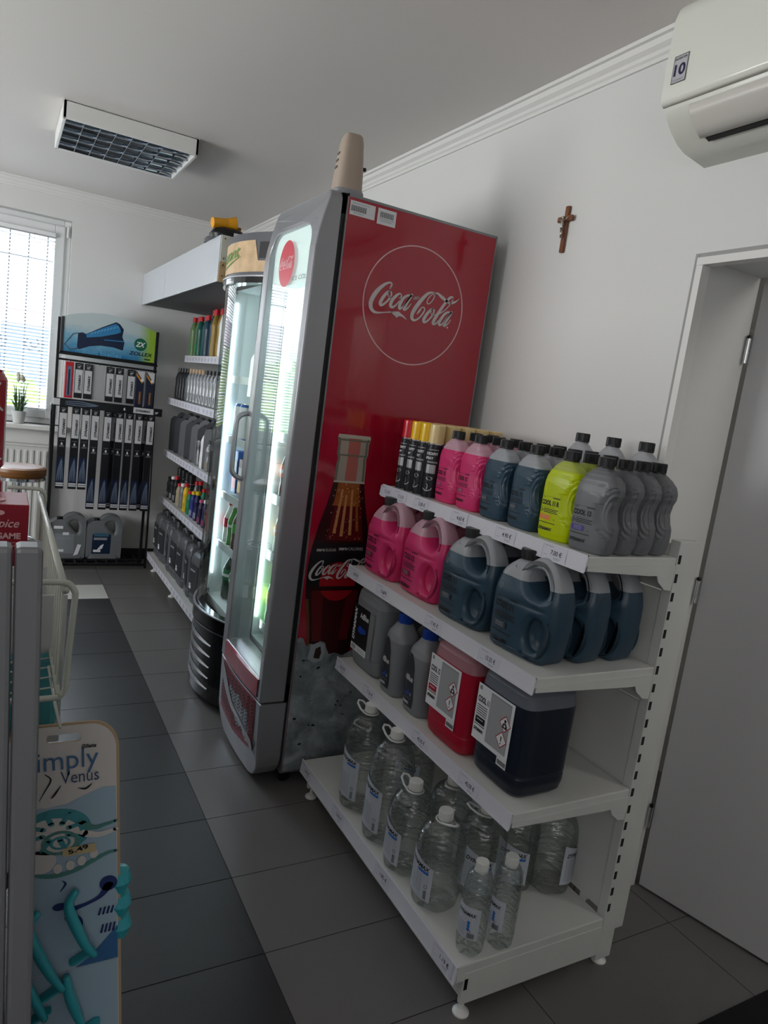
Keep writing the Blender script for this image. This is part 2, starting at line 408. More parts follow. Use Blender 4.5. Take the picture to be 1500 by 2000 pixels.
# window 1
WF = mat('window_frame_white', '#dfe1e1', 0.35)
wn = thing('window_1', 'white framed window with a closed venetian blind above the sill', 'window', (WX0, YB, WZ0)); struct(wn)
g = G(); y0, y1 = YB+0.06, YB+0.13
def ring(g, x0, x1, z0, z1, y0, y1, w_, m): 
    g.box(x0, x0+w_, y0, y1, z0, z1, m, 0.006); g.box(x1-w_, x1, y0, y1, z0, z1, m, 0.006); g.box(x0+w_*0.98, x1-w_*0.98, y0, y1, z0, z0+w_, m, 0.006); g.box(x0+w_*0.98, x1-w_*0.98, y0, y1, z1-w_, z1, m, 0.006)
ring(g, WX0, WX1, WZ0, WZ1, y0, y1, 0.045, WF)
g.build('frame', wn, True)
g = G(); ring(g, WX0+0.04, WX1-0.04, WZ0+0.04, WZ1-0.04, y0-0.02, y1-0.02, 0.062, WF); g.build('sash', wn, True)
g = G(); g.box(WX0+0.09, WX1-0.09, YB+0.085, YB+0.089, WZ0+0.09, WZ1-0.09, clear('window_pane', (0.97, 0.99, 0.98), 0.0, 1.5)); g.build('pane', wn, True)
g = G(); g.box(WX0-0.03, WX1+0.03, YB-0.105, YB+0.07, WZ0-0.033, WZ0, mat('sill_white', '#d9d9d6', 0.3), 0.006); g.build('window_sill', wn, True)
g = G(); g.box(WX1-0.030, WX1-0.018, YB+0.030, YB+0.05, WZ1-0.11, WZ1-0.035, WHITEP, 0.003); g.build('hinge', wn, True)
# blind
bl = thing('venetian_blind', 'white venetian blind with thin slats hanging in the back window', 'blind', (-0.33, YB+0.025, WZ0+0.1))
SL = mat('blind_slat', '#e9ebec', 0.4)
x0, x1 = WX0+0.098, WX1-0.098
g = G(); z = WZ1-0.13; k = 0
while z > WZ0+0.12:
    a_ = math.radians(26)
    g.box(x0, x1, -0.0125, 0.0125, -0.0005, 0.0005, SL, 0, lambda x, y, q, z=z: (x, YB+0.028+y*math.cos(a_)-q*math.sin(a_), z+y*math.sin(a_)+q*math.cos(a_)+(0.25*y*y*40 if 0 else 0)))
    z -= 0.0235
g.build('slats', bl, True)
g = G(); g.box(x0, x1, YB+0.012, YB+0.045, WZ1-0.125, WZ1-0.098, SL, 0.003); g.build('head_rail', bl, True)
g = G(); g.box(x0, x1, YB+0.016, YB+0.040, WZ0+0.100, WZ0+0.112, SL, 0.003); g.build('bottom_rail', bl, True)
for x in (x0+0.12, -0.33, x1-0.13): g = G(); g.cyl((x, YB+0.028, WZ0+0.1), (x, YB+0.028, WZ1-0.11), 0.0012, seg=5, m=mat('blind_cord', '#b9bcc0')); g.build('cord', bl, True)
# wrought iron grille outside
gr = thing('window_grille', 'dark wrought iron grille with scrolls outside the back window', 'grille', (-0.33, YB+0.36, WZ0))
IR = mat('wrought_iron', '#5b5e63', 0.5)
for i in range(13):
    g = G(); g.cyl((WX0+i*0.12, YB+0.36, WZ0-0.05), (WX0+i*0.12, YB+0.36, WZ1+0.05), 0.006, seg=6, m=IR); g.build('bar', gr, True)
for zc in (WZ0+0.35, WZ1-0.25):
    g = G(); g.cyl((WX0-0.1, YB+0.36, zc), (WX1+0.1, YB+0.36, zc), 0.007, seg=6, m=IR); g.build('rail', gr, True)
g = G()
for xc in (0.21, -0.03, -0.27, -0.51, -0.75):
    pts = [(xc+0.055*(t/18)*math.cos(t*0.55)+0.0, YB+0.352, 1.52+0.055*(t/18)*math.sin(t*0.55)) for t in range(3, 24)]
    g = G(); g.tube(pts, 0.006, IR, 6); g.build('scroll', gr, True)
# outdoors
g = G(); g.box(-14, 14, YB+0.5, 30, -0.3, -0.2, mat('outdoor_paving', '#c9c7bf', 0.9)); struct(g.build('ground_outside', world=True))
hs = thing('house', 'pale rendered house with a tiled roof seen through the blind', 'building', (-5, 17, -0.2))
g = G(); g.box(-11, 1.5, 16, 22, -0.2, 2.3, mat('render_pale', '#ece8df', 0.9)); g.build('wall', hs, True)
g = G(); g.prism([(-11.4, 2.25), (1.9, 2.25), (0.4, 2.9), (-9.8, 2.9)], lambda u, v: (u, 15.6+(v-2.25)*1.6, v), lambda u, v: (u, 22.4, v), mat('roof_red', '#c0a096', 0.9)); g.build('roof', hs, True)
for x in (-8.5, -5.5, -2.5, 0): g = G(); g.box(x, x+0.9, 15.95, 16.02, 0.8, 2.0, mat('far_window', '#6f7c86', 0.3)); g.build('window', hs, True)
HG = mat('hedge_leaves', '#8fa544', 0.9, bump=1.0, bscale=14, var=0.5, vscale=6)
g = G(); bm = bmesh.new(); bmesh.ops.create_icosphere(bm, subdivisions=5, radius=1)
for v in bm.verts:
    n = v.co.copy(); r = 1+0.10*math.sin(n.x*17+n.z*9)*math.sin(n.y*15)+random.uniform(-.05, .05); v.co = Vector((n.x*5.2*r-5.0, n.y*0.9*r+12.5, 0.75+n.z*1.2*r))
g.frombm(bm, HG, True); tag(g.build('hedge', world=True), 'long yellow-green hedge outdoors beyond the back window', 'hedge')
# radiator under the window
rd = thing('radiator', 'white panel radiator below the window sill behind the stool', 'radiator', (-0.3, YB-0.06, 0.14))
g = G(); g.box(-0.98, 0.33, YB-0.095, YB-0.035, 0.14, 0.82, mat('radiator_white', '#cfcfcc', 0.4), 0.008)
for i in range(32): x = -0.96+i*0.0405; g.box(x, x+0.02, YB-0.102, YB-0.094, 0.17, 0.79, mat('radiator_white', '#cfcfcc'), 0.004)
g.build('panel', rd, True)
g = G(); g.box(-0.99, 0.34, YB-0.1, YB-0.012, 0.815, 0.83, mat('radiator_white', '#cfcfcc'), 0.003); g.build('top_grille', rd, True)
g = G(); g.cyl((0.30, YB-0.05, 0.0), (0.30, YB-0.05, 0.16), 0.009, seg=10, m=WHITEP); g.build('pipe', rd, True)
# ---------------------------------------------------------------- ceiling lamp
lp = thing('ceiling_lamp', 'square white ceiling luminaire with mirrored louvre, switched off', 'lamp', (0.5, 3.95, 2.48))
LX0, LX1, LY0, LY1, LZ0 = 0.200, 0.797, 3.665, 4.225, 2.482
g = G(); W_ = mat('lamp_housing', '#e2e2df', 0.4); t = 0.016
g.box(LX0, LX1, LY0, LY0+t, LZ0, ZC, W_, 0.003); g.box(LX0, LX1, LY1-t, LY1, LZ0, ZC, W_, 0.003); g.box(LX0, LX0+t, LY0, LY1, LZ0, ZC, W_, 0.003); g.box(LX1-t, LX1, LY0, LY1, LZ0, ZC, W_, 0.003); g.box(LX0, LX1, LY0, LY1, ZC-0.006, ZC-0.001, W_)
g.build('housing', lp, True)
MIR = mat('louvre_mirror', '#bfc8d2', 0.12, metal=1.0)
g = G(); nx, ny = 8, 4
for j in range(ny+1):
    y = LY0+0.02+(LY1-LY0-0.04)*j/ny
    g.prism([(-0.014, 0.052), (-0.003, 0.02), (-0.001, 0), (0.001, 0), (0.003, 0.02), (0.014, 0.052)], lambda u, v: (LX0+t, y+u, LZ0+0.004+v), lambda u, v: (LX1-t, y+u, LZ0+0.004+v), MIR, True)
g.build('reflector', lp, True)
g = G()
for i in range(1, nx):
    x = LX0+0.02+(LX1-LX0-0.04)*i/nx
    for j in range(ny):
        ya = LY0+0.02+(LY1-LY0-0.04)*j/ny; yb = ya+(LY1-LY0-0.04)/ny
        pts = [(ya+0.003, 0.0), (yb-0.003, 0.0), (yb-0.006, 0.022)]+[(ya+(yb-ya)*(0.9-0.1*q), 0.022+0.020*math.sin(PI*(q+1)/10)*0.9) for q in range(9)]+[(ya+0.006, 0.022)]
        g.prism([(p[0], p[1]) for p in ([(ya+0.002, 0.0), (yb-0.002, 0.0), (yb-0.008, 0.045), (ya+0.008, 0.045)])], lambda u, v: (x-0.001-0.25*v*0.3, u, LZ0+0.003+v), lambda u, v: (x+0.001+0.25*v*0.3, u, LZ0+0.003+v), MIR)
g.build('cross_blade', lp, True)
for j in range(ny):
    y = LY0+0.02+(LY1-LY0-0.04)*(j+0.5)/ny; g = G(); g.cyl((LX0+0.02, y, ZC-0.02), (LX1-0.02, y, ZC-0.02), 0.009, seg=12, m=mat('tube_glass', '#d4dad8', 0.2)); g.build('fluorescent_tube', lp, True)
# ---------------------------------------------------------------- air conditioner (on right wall, far end at y=1.38)
ac = thing('air_conditioner', 'white wall split air conditioner mounted high above the doorway', 'air conditioner', (1.52, 0.92, 2.16))
ACW = mat('ac_shell', '#d8d9cf', 0.3, coat=0.2); ACP = mat('ac_panel', '#e3e4da', 0.22, coat=0.4)
AY0, AY1 = 0.46, 1.385
g = G(); body = [(1.62, 2.163), (1.535, 2.176), (1.505, 2.188), (1.478, 2.207), (1.455, 2.228), (1.443, 2.246), (1.436, 2.262), (1.436, 2.44), (1.45, 2.50), (1.502, 2.53), (1.62, 2.53)]
g.prism(body, lambda u, v: (u, AY0, v), lambda u, v: (u, AY1, v), ACW, True); g.build('housing', ac, True)
g = G(); pan = [(1.437, 2.257), (1.428, 2.262), (1.4225, 2.272), (1.421, 2.35), (1.424, 2.455), (1.434, 2.485), (1.47, 2.52), (1.50, 2.531), (1.50, 2.525), (1.46, 2.505), (1.438, 2.44)]
g.prism(pan, lambda u, v: (u, AY0-0.003, v), lambda u, v: (u, AY1+0.004, v), ACP, True); g.build('front_panel', ac, True)
g = G(); fl = [(1.4395, 2.247), (1.4525, 2.225), (1.476, 2.202), (1.500, 2.1855), (1.502, 2.1885), (1.478, 2.206), (1.455, 2.228), (1.442, 2.249)]
g.prism([(u-0.003, v-0.002) for u, v in fl], lambda u, v: (u, AY0+0.05, v), lambda u, v: (u, AY1-0.075, v), mat('ac_flap', '#cfccc4', 0.3), True); g.build('louvre_flap', ac, True)
g = G(); g.prism([(1.500, 2.1835), (1.513, 2.1785), (1.515, 2.183), (1.502, 2.188)], lambda u, v: (u-0.001, AY0+0.05, v-0.001), lambda u, v: (u-0.001, AY1-0.09, v-0.001), DARK); g.build('air_slot', ac, True)
F = PX(1.4205, 1.352, 2.300); g = G()
g.rect(F, -0.012, 0, 0.030, 0.064, mat('sticker_grey', '#b9b9bd', 0.5), 0.0006)
for q in ((-0.012, 0, 0.030, 0.0015), (-0.012, 0.0625, 0.030, 0.064), (-0.012, 0, -0.0107, 0.064), (0.0287, 0, 0.030, 0.064)): g.rect(F, *q, INK, 0.001)
g.text(F, '10', -0.0075, 0.018, 0.036, mat('sticker_ink', '#1d1f45', 0.5), 0.0012, bold=0.03, width=0.033)
g.text(F, 'INVERTER', -0.009, 0.0535, 0.008, INK, 0.0012, width=0.035); g.text(F, 'WARRANTY', -0.009, 0.005, 0.006, GREYINK, 0.0012, width=0.035)
g.build('sticker', ac, True, label='grey warranty sticker with a big 10')
# ---------------------------------------------------------------- crucifix
cr = thing('crucifix', 'small brown wooden crucifix with metal figure hung on the wall above the bottles', 'crucifix', (XW-0.006, 1.892, 2.0))
WD = mat('brown_wood', '#77492c', 0.45, var=0.25, vscale=30)
g = G(); g.box(XW-0.012, XW-0.001, 1.884, 1.900, 2.002, 2.150, WD, 0.002); g.build('upright', cr, True)
g = G(); g.box(XW-0.017, XW-0.005, 1.858, 1.926, 2.100, 2.117, WD, 0.002); g.build('crossbar', cr, True)
g = G(); cx = XW-0.021; SV = mat('pewter', '#a7a49c', 0.3, metal=0.9)
g.tube([(cx, 1.892, 2.112), (cx-0.001, 1.892, 2.103), (cx-0.002, 1.892, 2.094), (cx-0.001, 1.8925, 2.083), (cx, 1.893, 2.073)], [0.0035, 0.004, 0.0055, 0.0045, 0.005], SV)
g.lathe([(0.0001, -0.005), (0.0032, -0.003), (0.0038, 0), (0.003, 0.003), (0.0001, 0.005)], (cx-0.002, 1.893, 2.111), SV, 10)
for s_ in (-1, 1):
    g.tube([(cx, 1.892+s_*0.004, 2.101), (cx, 1.892+s_*0.014, 2.105), (cx, 1.892+s_*0.024, 2.110)], [0.002, 0.0016, 0.0012], SV)
    g.tube([(cx, 1.892+s_*0.002, 2.074), (cx-0.003, 1.890+s_*0.0022, 2.062), (cx, 1.892+s_*0.001, 2.046)], [0.0032, 0.0026, 0.0014], SV)
g.build('figurine', cr, True, label='small pewter figure with outstretched arms')
# ================================================================ NEAR SHELF UNIT
SY0, SY1 = 1.13, 2.115
gs = thing('shelf_unit', 'white metal shelf unit with four shelves and slotted uprights beside the red fridge', 'shelf', (1.25, 1.62, 0))
for yy in (SY0, SY1-0.03):
    g = G()
    g.box(1.494, 1.574, yy, yy+0.03, 0.10, 1.197, SHELF, 0.002); g.box(1.489, 1.545, yy, yy+0.03, 0.016, 0.105, SHELF, 0.002)
    z = 0.165
    while z < 1.165:
        g.box(1.4965, 1.5065, yy-0.0005, yy+0.010, z, z+0.023, mat('slot_shadow', '#1d1f1e', 0.8)); z += 0.0487
    g.build('upright', gs, True)
g = G()
for z0, z1 in ((0.155, 0.44), (0.444, 0.76), (0.764, 1.06), (1.064, 1.185)): g.box(1.497, 1.505, SY0+0.028, SY1-0.028, z0, z1, SHELF, 0.001)
g.build('back_panel', gs, True)
prices = {0: [(0.095, '7.00 €'), (0.285, '4.90 €'), (0.50, '4.60 €'), (0.715, '5.00 €'), (0.85, '7.15 €'), (0.945, '7.15 €')],
          1: [(0.16, '13.35 €'), (0.42, '17.45 €'), (0.72, '15.00 €'), (0.92, '18.90 €')],
          2: [(0.16, '42.00 €'), (0.40, '42.05 €'), (0.72, '7.20 €'), (0.93, '20.70 €')],
          3: [(0.045, '1.19 €'), (0.36, '1.85 €'), (0.66, '2.00 €'), (0.93, '1.00 €')]}
tiers = [(1.187, 1.155), (1.095, 0.867), (1.095, 0.527), (1.008, 0.145)]
PT = mat('price_paper', '#cfcfdb', 0.5)
for k, (xf, zt) in enumerate(tiers):
    g = G(); g.box(xf+0.002, 1.492, SY0+0.001, SY1-0.001, zt-0.026, zt, SHELF, 0.003); sh = g.build('shelf', gs, True)
    tilt = 0.2
    def RF(u, v, h, xf=xf, zt=zt): return (xf-0.002-v*-0.10*1-h, SY0+0.0-0.0+u, zt+0.003+v) if 0 else (xf-0.004+(-v)*-0.10-h, SY0+u, zt+0.004+v)
    g = G(); hh = 0.042 if k < 3 else 0.046; L = SY1-SY0
    def BX(u, t, v, xf=xf, zt=zt): return (xf-0.004+v*0.10+t, SY0+u, zt+0.004+v)
    # rail: slightly raked face, top and bottom lips
    g.box(-0.004, L, 0, 0.003, -hh, 0, RAIL, 0, lambda a, b, c: BX(a, b, c)); g.box(-0.004, L, -0.0015, 0.003, -0.003, 0.0005, RAIL, 0, lambda a, b, c: BX(a, b, c)); g.box(-0.004, L, -0.0015, 0.003, -hh, -hh+0.003, RAIL, 0, lambda a, b, c: BX(a, b, c))
    rl = g.build('price_rail', sh)
    rl.data.transform(Matrix.Translation(-gs.location))
    def TF(u, v, h, xf=xf, zt=zt): return (xf-0.0045+v*0.10-h, SY0+u, zt+0.004+v)
    for (u, s_) in prices[k]:
        FN = lambda a, b, h, u=u: TF(u-a, b, h)
        g = G()
        g.rect(FN, -0.05, -hh+0.003, 0.035, -0.004, PT, 0.0006)
        g.text(FN, s_, -0.018, -0.0265, 0.0155, INK, 0.001, bold=0.01, width=0.038)
        g.rect(FN, -0.04, -0.0085, -0.012, -0.0072, GREYINK, 0.001); g.rect(FN, -0.006, -0.0335, 0.018, -0.0322, GREYINK, 0.001); g.rect(FN, -0.004, -0.0365, 0.014, -0.0355, GREYINK, 0.001); g.rect(FN, -0.040, -0.0305, -0.028, -0.0295, GREYINK, 0.001)
        g.rect(FN, -0.047, -hh+0.004, -0.0465, -0.006, GREYINK, 0.001)
        o = g.build('price_tag', sh); o.data.transform(Matrix.Translation(-gs.location))
    if k < 3:
        for yy in (SY0-0.0012, SY1-0.0018):
            g = G()
            poly = [(xf+0.004, zt-0.022), (xf+0.004, zt-0.034), (1.40, zt-0.046), (1.405, zt-0.046), (1.43, zt-0.046), (1.438, zt-0.062), (1.465, zt-0.082), (1.488, zt-0.085), (1.492, zt-0.02)]
            g.prism(poly, lambda u, v: (u, yy, v), lambda u, v: (u, yy+0.003, v), SHELF); g.build('bracket', gs, True)
    else:
        for yy in (SY0, SY1-0.012):
            g = G(); g.box(1.034, 1.492, yy, yy+0.014, 0.034, 0.122, SHELF, 0.002); g.box(1.012, 1.492, yy+0.0008, yy+0.010, 0.10, 0.122, SHELF, 0.002)
            g.box(1.036, 1.046, yy-0.0006, yy+0.004, 0.075, 0.105, DARK); g.build('base_bracket', gs, True)
        g = G(); g.box(1.05, 1.06, SY0+0.02, SY1-0.02, 0.03, 0.12, SHELF); g.build('plinth', gs, True)
for x, y in ((1.05, SY0+0.012), (1.52, SY0+0.015), (1.05, SY1-0.012), (1.52, SY1-0.015)):
    g = G(); g.lathe([(0.021, 0), (0.021, 0.004), (0.012, 0.012), (0.006, 0.013), (0.006, 0.04)], (x, y, 0), WHITEP, 18); g.build('foot', gs, True)
# ================================================================ PRODUCT BUILDERS (local: x right, -y front, z up)
PINK = soft('coolant_pink', '#f04488', 0.3, 0.35); PINKT = soft('coolant_pink_headspace', '#e2bccc', 0.3, 0.4)
BLUE = soft('coolant_blue', '#3b5569', 0.3, 0.3); BLUET = soft('coolant_blue_headspace', '#c3c7cd', 0.3, 0.4)
YEL = soft('coolant_yellow', '#d8e800', 0.3, 0.35); YELT = soft('coolant_yellow_headspace', '#cdd86a', 0.3, 0.4)
GRY = mat('bottle_grey', '#6a6c70', 0.36); WHT = soft('bottle_milky', '#c3c5ca', 0.35, 0.35)
RED_ = soft('coolant_red', '#c21f3c', 0.3, 0.3); REDT = soft('coolant_red_headspace', '#c58d98', 0.35, 0.35)
DBL = soft('coolant_deep_blue', '#1a2230', 0.3, 0.12); DBLT = soft('coolant_deep_blue_headspace', '#7a7f8c', 0.35, 0.3)
ADW = soft('adblue_plastic', '#8e9196', 0.33, 0.25); ADT = soft('adblue_headspace', '#a0a3a8', 0.33, 0.3)
BCAP = mat('black_cap', '#121316', 0.42); UCAP = mat('blue_cap', '#1743a8', 0.35)
TXK = mat('label_black', '#121318', 0.55)
def cap(g, c, r, h, m, seg=36):
    v = []; cx, cy, z = c
    P = [(r, 0), (r, h*0.86), (r*0.93, h), (0.0001, h)]
    for i, (rr, zz) in enumerate(P):
        for k in range(seg*2):
            a = PI*k/seg; q = rr*(1-0.045*(k % 2)) if i < 2 else rr; v.append((cx+q*math.cos(a), cy+q*math.sin(a), z+zz))
    n = seg*2
    g.add(v, [(i*n+k, i*n+(k+1) % n, (i+1)*n+(k+1) % n, (i+1)*n+k) for i in range(3) for k in range(n)], m, False)
    g.cyl((cx, cy, z-h*0.16), (cx, cy, z-h*0.02), r*1.0, seg=28, m=m)
def cool_print(g, F, u0, v0, w_, name, accent, ink, sc_=1.0, top=True):
    """printed layout of the coolant bottles; v0 = level of the DYNAMAX line"""
    s = sc_
    g.text(F, 'DYNAMAX', u0, v0, 0.0105*s, ink, 0.0006, bold=0.05, shear=0.25, width=w_*0.80)
    g.rect(F, u0, v0+0.018*s, u0+w_*0.92, v0+0.0198*s, ink, 0.0006, 3)
    g.rect(F, u0, v0+0.026*s, u0+w_*0.62, v0+0.0385*s, accent, 0.0006, 3)
    for q in (0.029, 0.0325, 0.0355): g.rect(F, u0+w_*0.13, v0+q*s, u0+w_*0.52, v0+(q+0.0011)*s, PINKT if accent in (PINKT,) else GREYINK, 0.0009, 2)
    g.text(F, '1L' if s < 1.2 else '5L', u0+w_*0.80, v0+0.027*s, 0.006*s, ink, 0.0006)
    for i, q in enumerate((0.0445, 0.0485, 0.0525)): g.rect(F, u0, v0+q*s, u0+w_*(0.98 if i != 1 else 0.9), v0+(q+0.0019)*s, ink, 0.0006, 3)
    g.rect(F, u0, v0+0.0575*s, u0+w_*0.8, v0+0.0582*s, ink, 0.0006, 3)
    g.text(F, name, u0, v0+0.0635*s, 0.0165*s, ink, 0.0006, bold=0.045, width=w_*(0.86 if len(name) < 8 else 0.98))
    g.rect(F, u0, v0+0.0845*s, u0+w_, v0+0.0851*s, ink, 0.0006, 3); g.rect(F, u0+w_*0.62, v0+0.0815*s, u0+w_, v0+0.0838*s, ink, 0.0006, 2)
    g.rect(F, u0+0.002, v0+0.0815*s, u0+w_*0.2, v0+0.0828*s, ink, 0.0006)
B1 = [(0, .045, .042, .026), (.004, .051, .048, .030), (.02, .054, .053, .032), (.05, .0555, .057, .032), (.066, .0555, .056, .032), (.085, .0555, .049, .032), (.105, .0555, .045, .032), (.125, .0555, .048, .032), (.142, .0545, .055, .032), (.155, .052, .0555, .031), (.17, .046, .050, .028), (.183, .037, .039, .024), (.193, .026, .027, .020), (.199, .0165, .0165, .0165), (.206, .0155, .0155, .0155)]
def bottle1(name, body, head, level, accent, ink, title, label, cat):
    root = thing('coolant_bottle', label, cat)
    def disp(x, y, z):
        if x < 0.012 or abs(y) < 0.016: return (0, 0)
        r = math.hypot((x-0.060)*1.0, (z-0.100)*0.62); a = 0.0
        if 0.010 < r < 0.040 and 0.04 < z < 0.16: a = -0.0026*(0.5+0.5*math.cos(r*2*PI/0.0078))-(0.0022 if r < 0.036 else 0.001)
        r2 = math.hypot((x-0.024)*1.3, (z-0.150)*0.75)
        if r2 < 0.0125: a = -0.0022 if r2 < 0.010 else -0.001
        return (0, -a if y < 0 else a)
    g = G(); loft(g, B1, body, 64, 0.0022, 4.2, (lambda z: head if z > level else body), disp); g.build('body', root)
    g = G(); cap(g, (0, 0, 0.204), 0.0198, 0.0215, BCAP); g.build('cap', root)
    def F(u, v, h):
        L, R_, D = interp(B1, v)[:3]; w_ = R_ if u > 0 else L; q = min(0.999, abs(u)/w_)
        return (u, -D*(1-q**4.2)**(1/4.2)-h-0.0002, v)
    g = G(); cool_print(g, F, -0.045, 0.022, 0.058, title, accent, ink); g.build('label', root)
    return root
def catmull(pts, n=5): return [(p[0], p[1]) for p in smooth_path([(a, b) for a, b in pts], n, True)]
JO = [(-0.092, 0.0), (-0.106, 0.010), (-0.112, 0.05), (-0.116, 0.11), (-0.113, 0.155), (-0.103, 0.188), (-0.085, 0.210), (-0.066, 0.224), (-0.052, 0.232), (-0.020, 0.232), (-0.006, 0.2385), (0.010, 0.249), (0.034, 0.2535), (0.060, 0.246), (0.082, 0.228), (0.099, 0.203), (0.110, 0.170), (0.114, 0.13), (0.113, 0.09), (0.107, 0.05), (0.097, 0.015), (0.085, 0.001), (0.05, -0.001), (-0.04, -0.001)]
JH = [(0.000, 0.216), (0.026, 0.224), (0.048, 0.216), (0.066, 0.196), (0.074, 0.174), (0.066, 0.160), (0.050, 0.158), (0.030, 0.163), (0.010, 0.176), (-0.004, 0.198)]
JT = 0.106
def jug5(body, head, ink, title, label):
    root = thing('coolant_jug', label, 'coolant jug')
    el = [(0.058+0.030*math.cos(2*PI*i/28), 0.068+0.040*math.sin(2*PI*i/28)) for i in range(28)]
    bm = slab([catmull(JO), catmull(JH)[::-1], el[::-1]], JT, 0.020, 3)
    g0 = []
    bmesh.ops.bisect_plane(bm, geom=bm.verts[:]+bm.edges[:]+bm.faces[:], plane_co=(0, 0.186, 0), plane_no=(0, 1, 0))
    bmesh.ops.recalc_face_normals(bm, faces=bm.faces)
    bm.verts.index_update(); vs = []
    for v in bm.verts:
        x, z, d = v.co.x, v.co.y, v.co.z
        k = 1.0 if z < 0.15 else max(0.42, 1-((z-0.15)/0.10)*0.58)      # shoulders slim towards the handle
        k *= 1-0.38*min(1, abs(x)/0.118)**3.2                        # plan narrows to both sides
        vs.append((x*0.95, d*k, z))
    g = G(); lo = []; hi = []
    for f in bm.faces: (hi if f.calc_center_median().y > 0.186 else lo).append([v.index for v in f.verts])
    g.add(vs, lo, body, True); g.add(vs, hi, head, True); bm.free()
    # recessed thumb web
    for sgn in (-1, 1):
        rows = []
        for s_, y in ((1.02, JT/2-0.024), (0.93, 0.028), (0.80, 0.023), (0.5, 0.018), (0.2, 0.017), (0.001, 0.017)):
            rows.append([((0.058+0.030*s_*math.cos(2*PI*i/28))*0.95, sgn*y, 0.068+0.040*s_*math.sin(2*PI*i/28)) for i in range(28)])
        for a, b in zip(rows, rows[1:]): g.add(a+b, [(i, (i+1) % 28, 28+(i+1) % 28, 28+i) for i in range(28)], body, True)
    bd = g.build('body', root)
    bm = bmesh.new(); bm.from_mesh(bd.data); bmesh.ops.remove_doubles(bm, verts=bm.verts, dist=1e-5)
    for f in bm.faces: f.smooth = len(f.verts) < 8
    bm.to_mesh(bd.data); bm.free()
    g = G(); g.cyl((-0.033, 0, 0.228), (-0.033, 0, 0.240), 0.019, seg=20, m=head); cap(g, (-0.033, 0, 0.238), 0.024, 0.022, BCAP); c = g.build('cap', root)
    for v in c.data.vertices:   # neck leans a little forward-left
        dz = v.co.z-0.232; v.co.x -= dz*0.14
    g = G(); F = lambda u, v, h: (u, -JT/2*(1-0.38*min(1, abs(u/0.95)/0.118)**3.2)*(1.0 if v < 0.15 else max(0.42, 1-((v-0.15)/0.10)*0.58))-h-0.0004, v)
    s = 1.38; cool_print(g, F, -0.082, 0.018, 0.080, title, mat('label_panel_dark', '#3a3f46', 0.5) if ink == TXK and body is BLUE else mat('label_panel_rose', '#7d2040', 0.5), ink, s)
    g.ell(F, -0.072, 0.158, 0.006, 0.006, mat('label_mark_pale', '#8d96a0', 0.5), 0.0006, 16, 0.001)
    g.build('label', root); return root
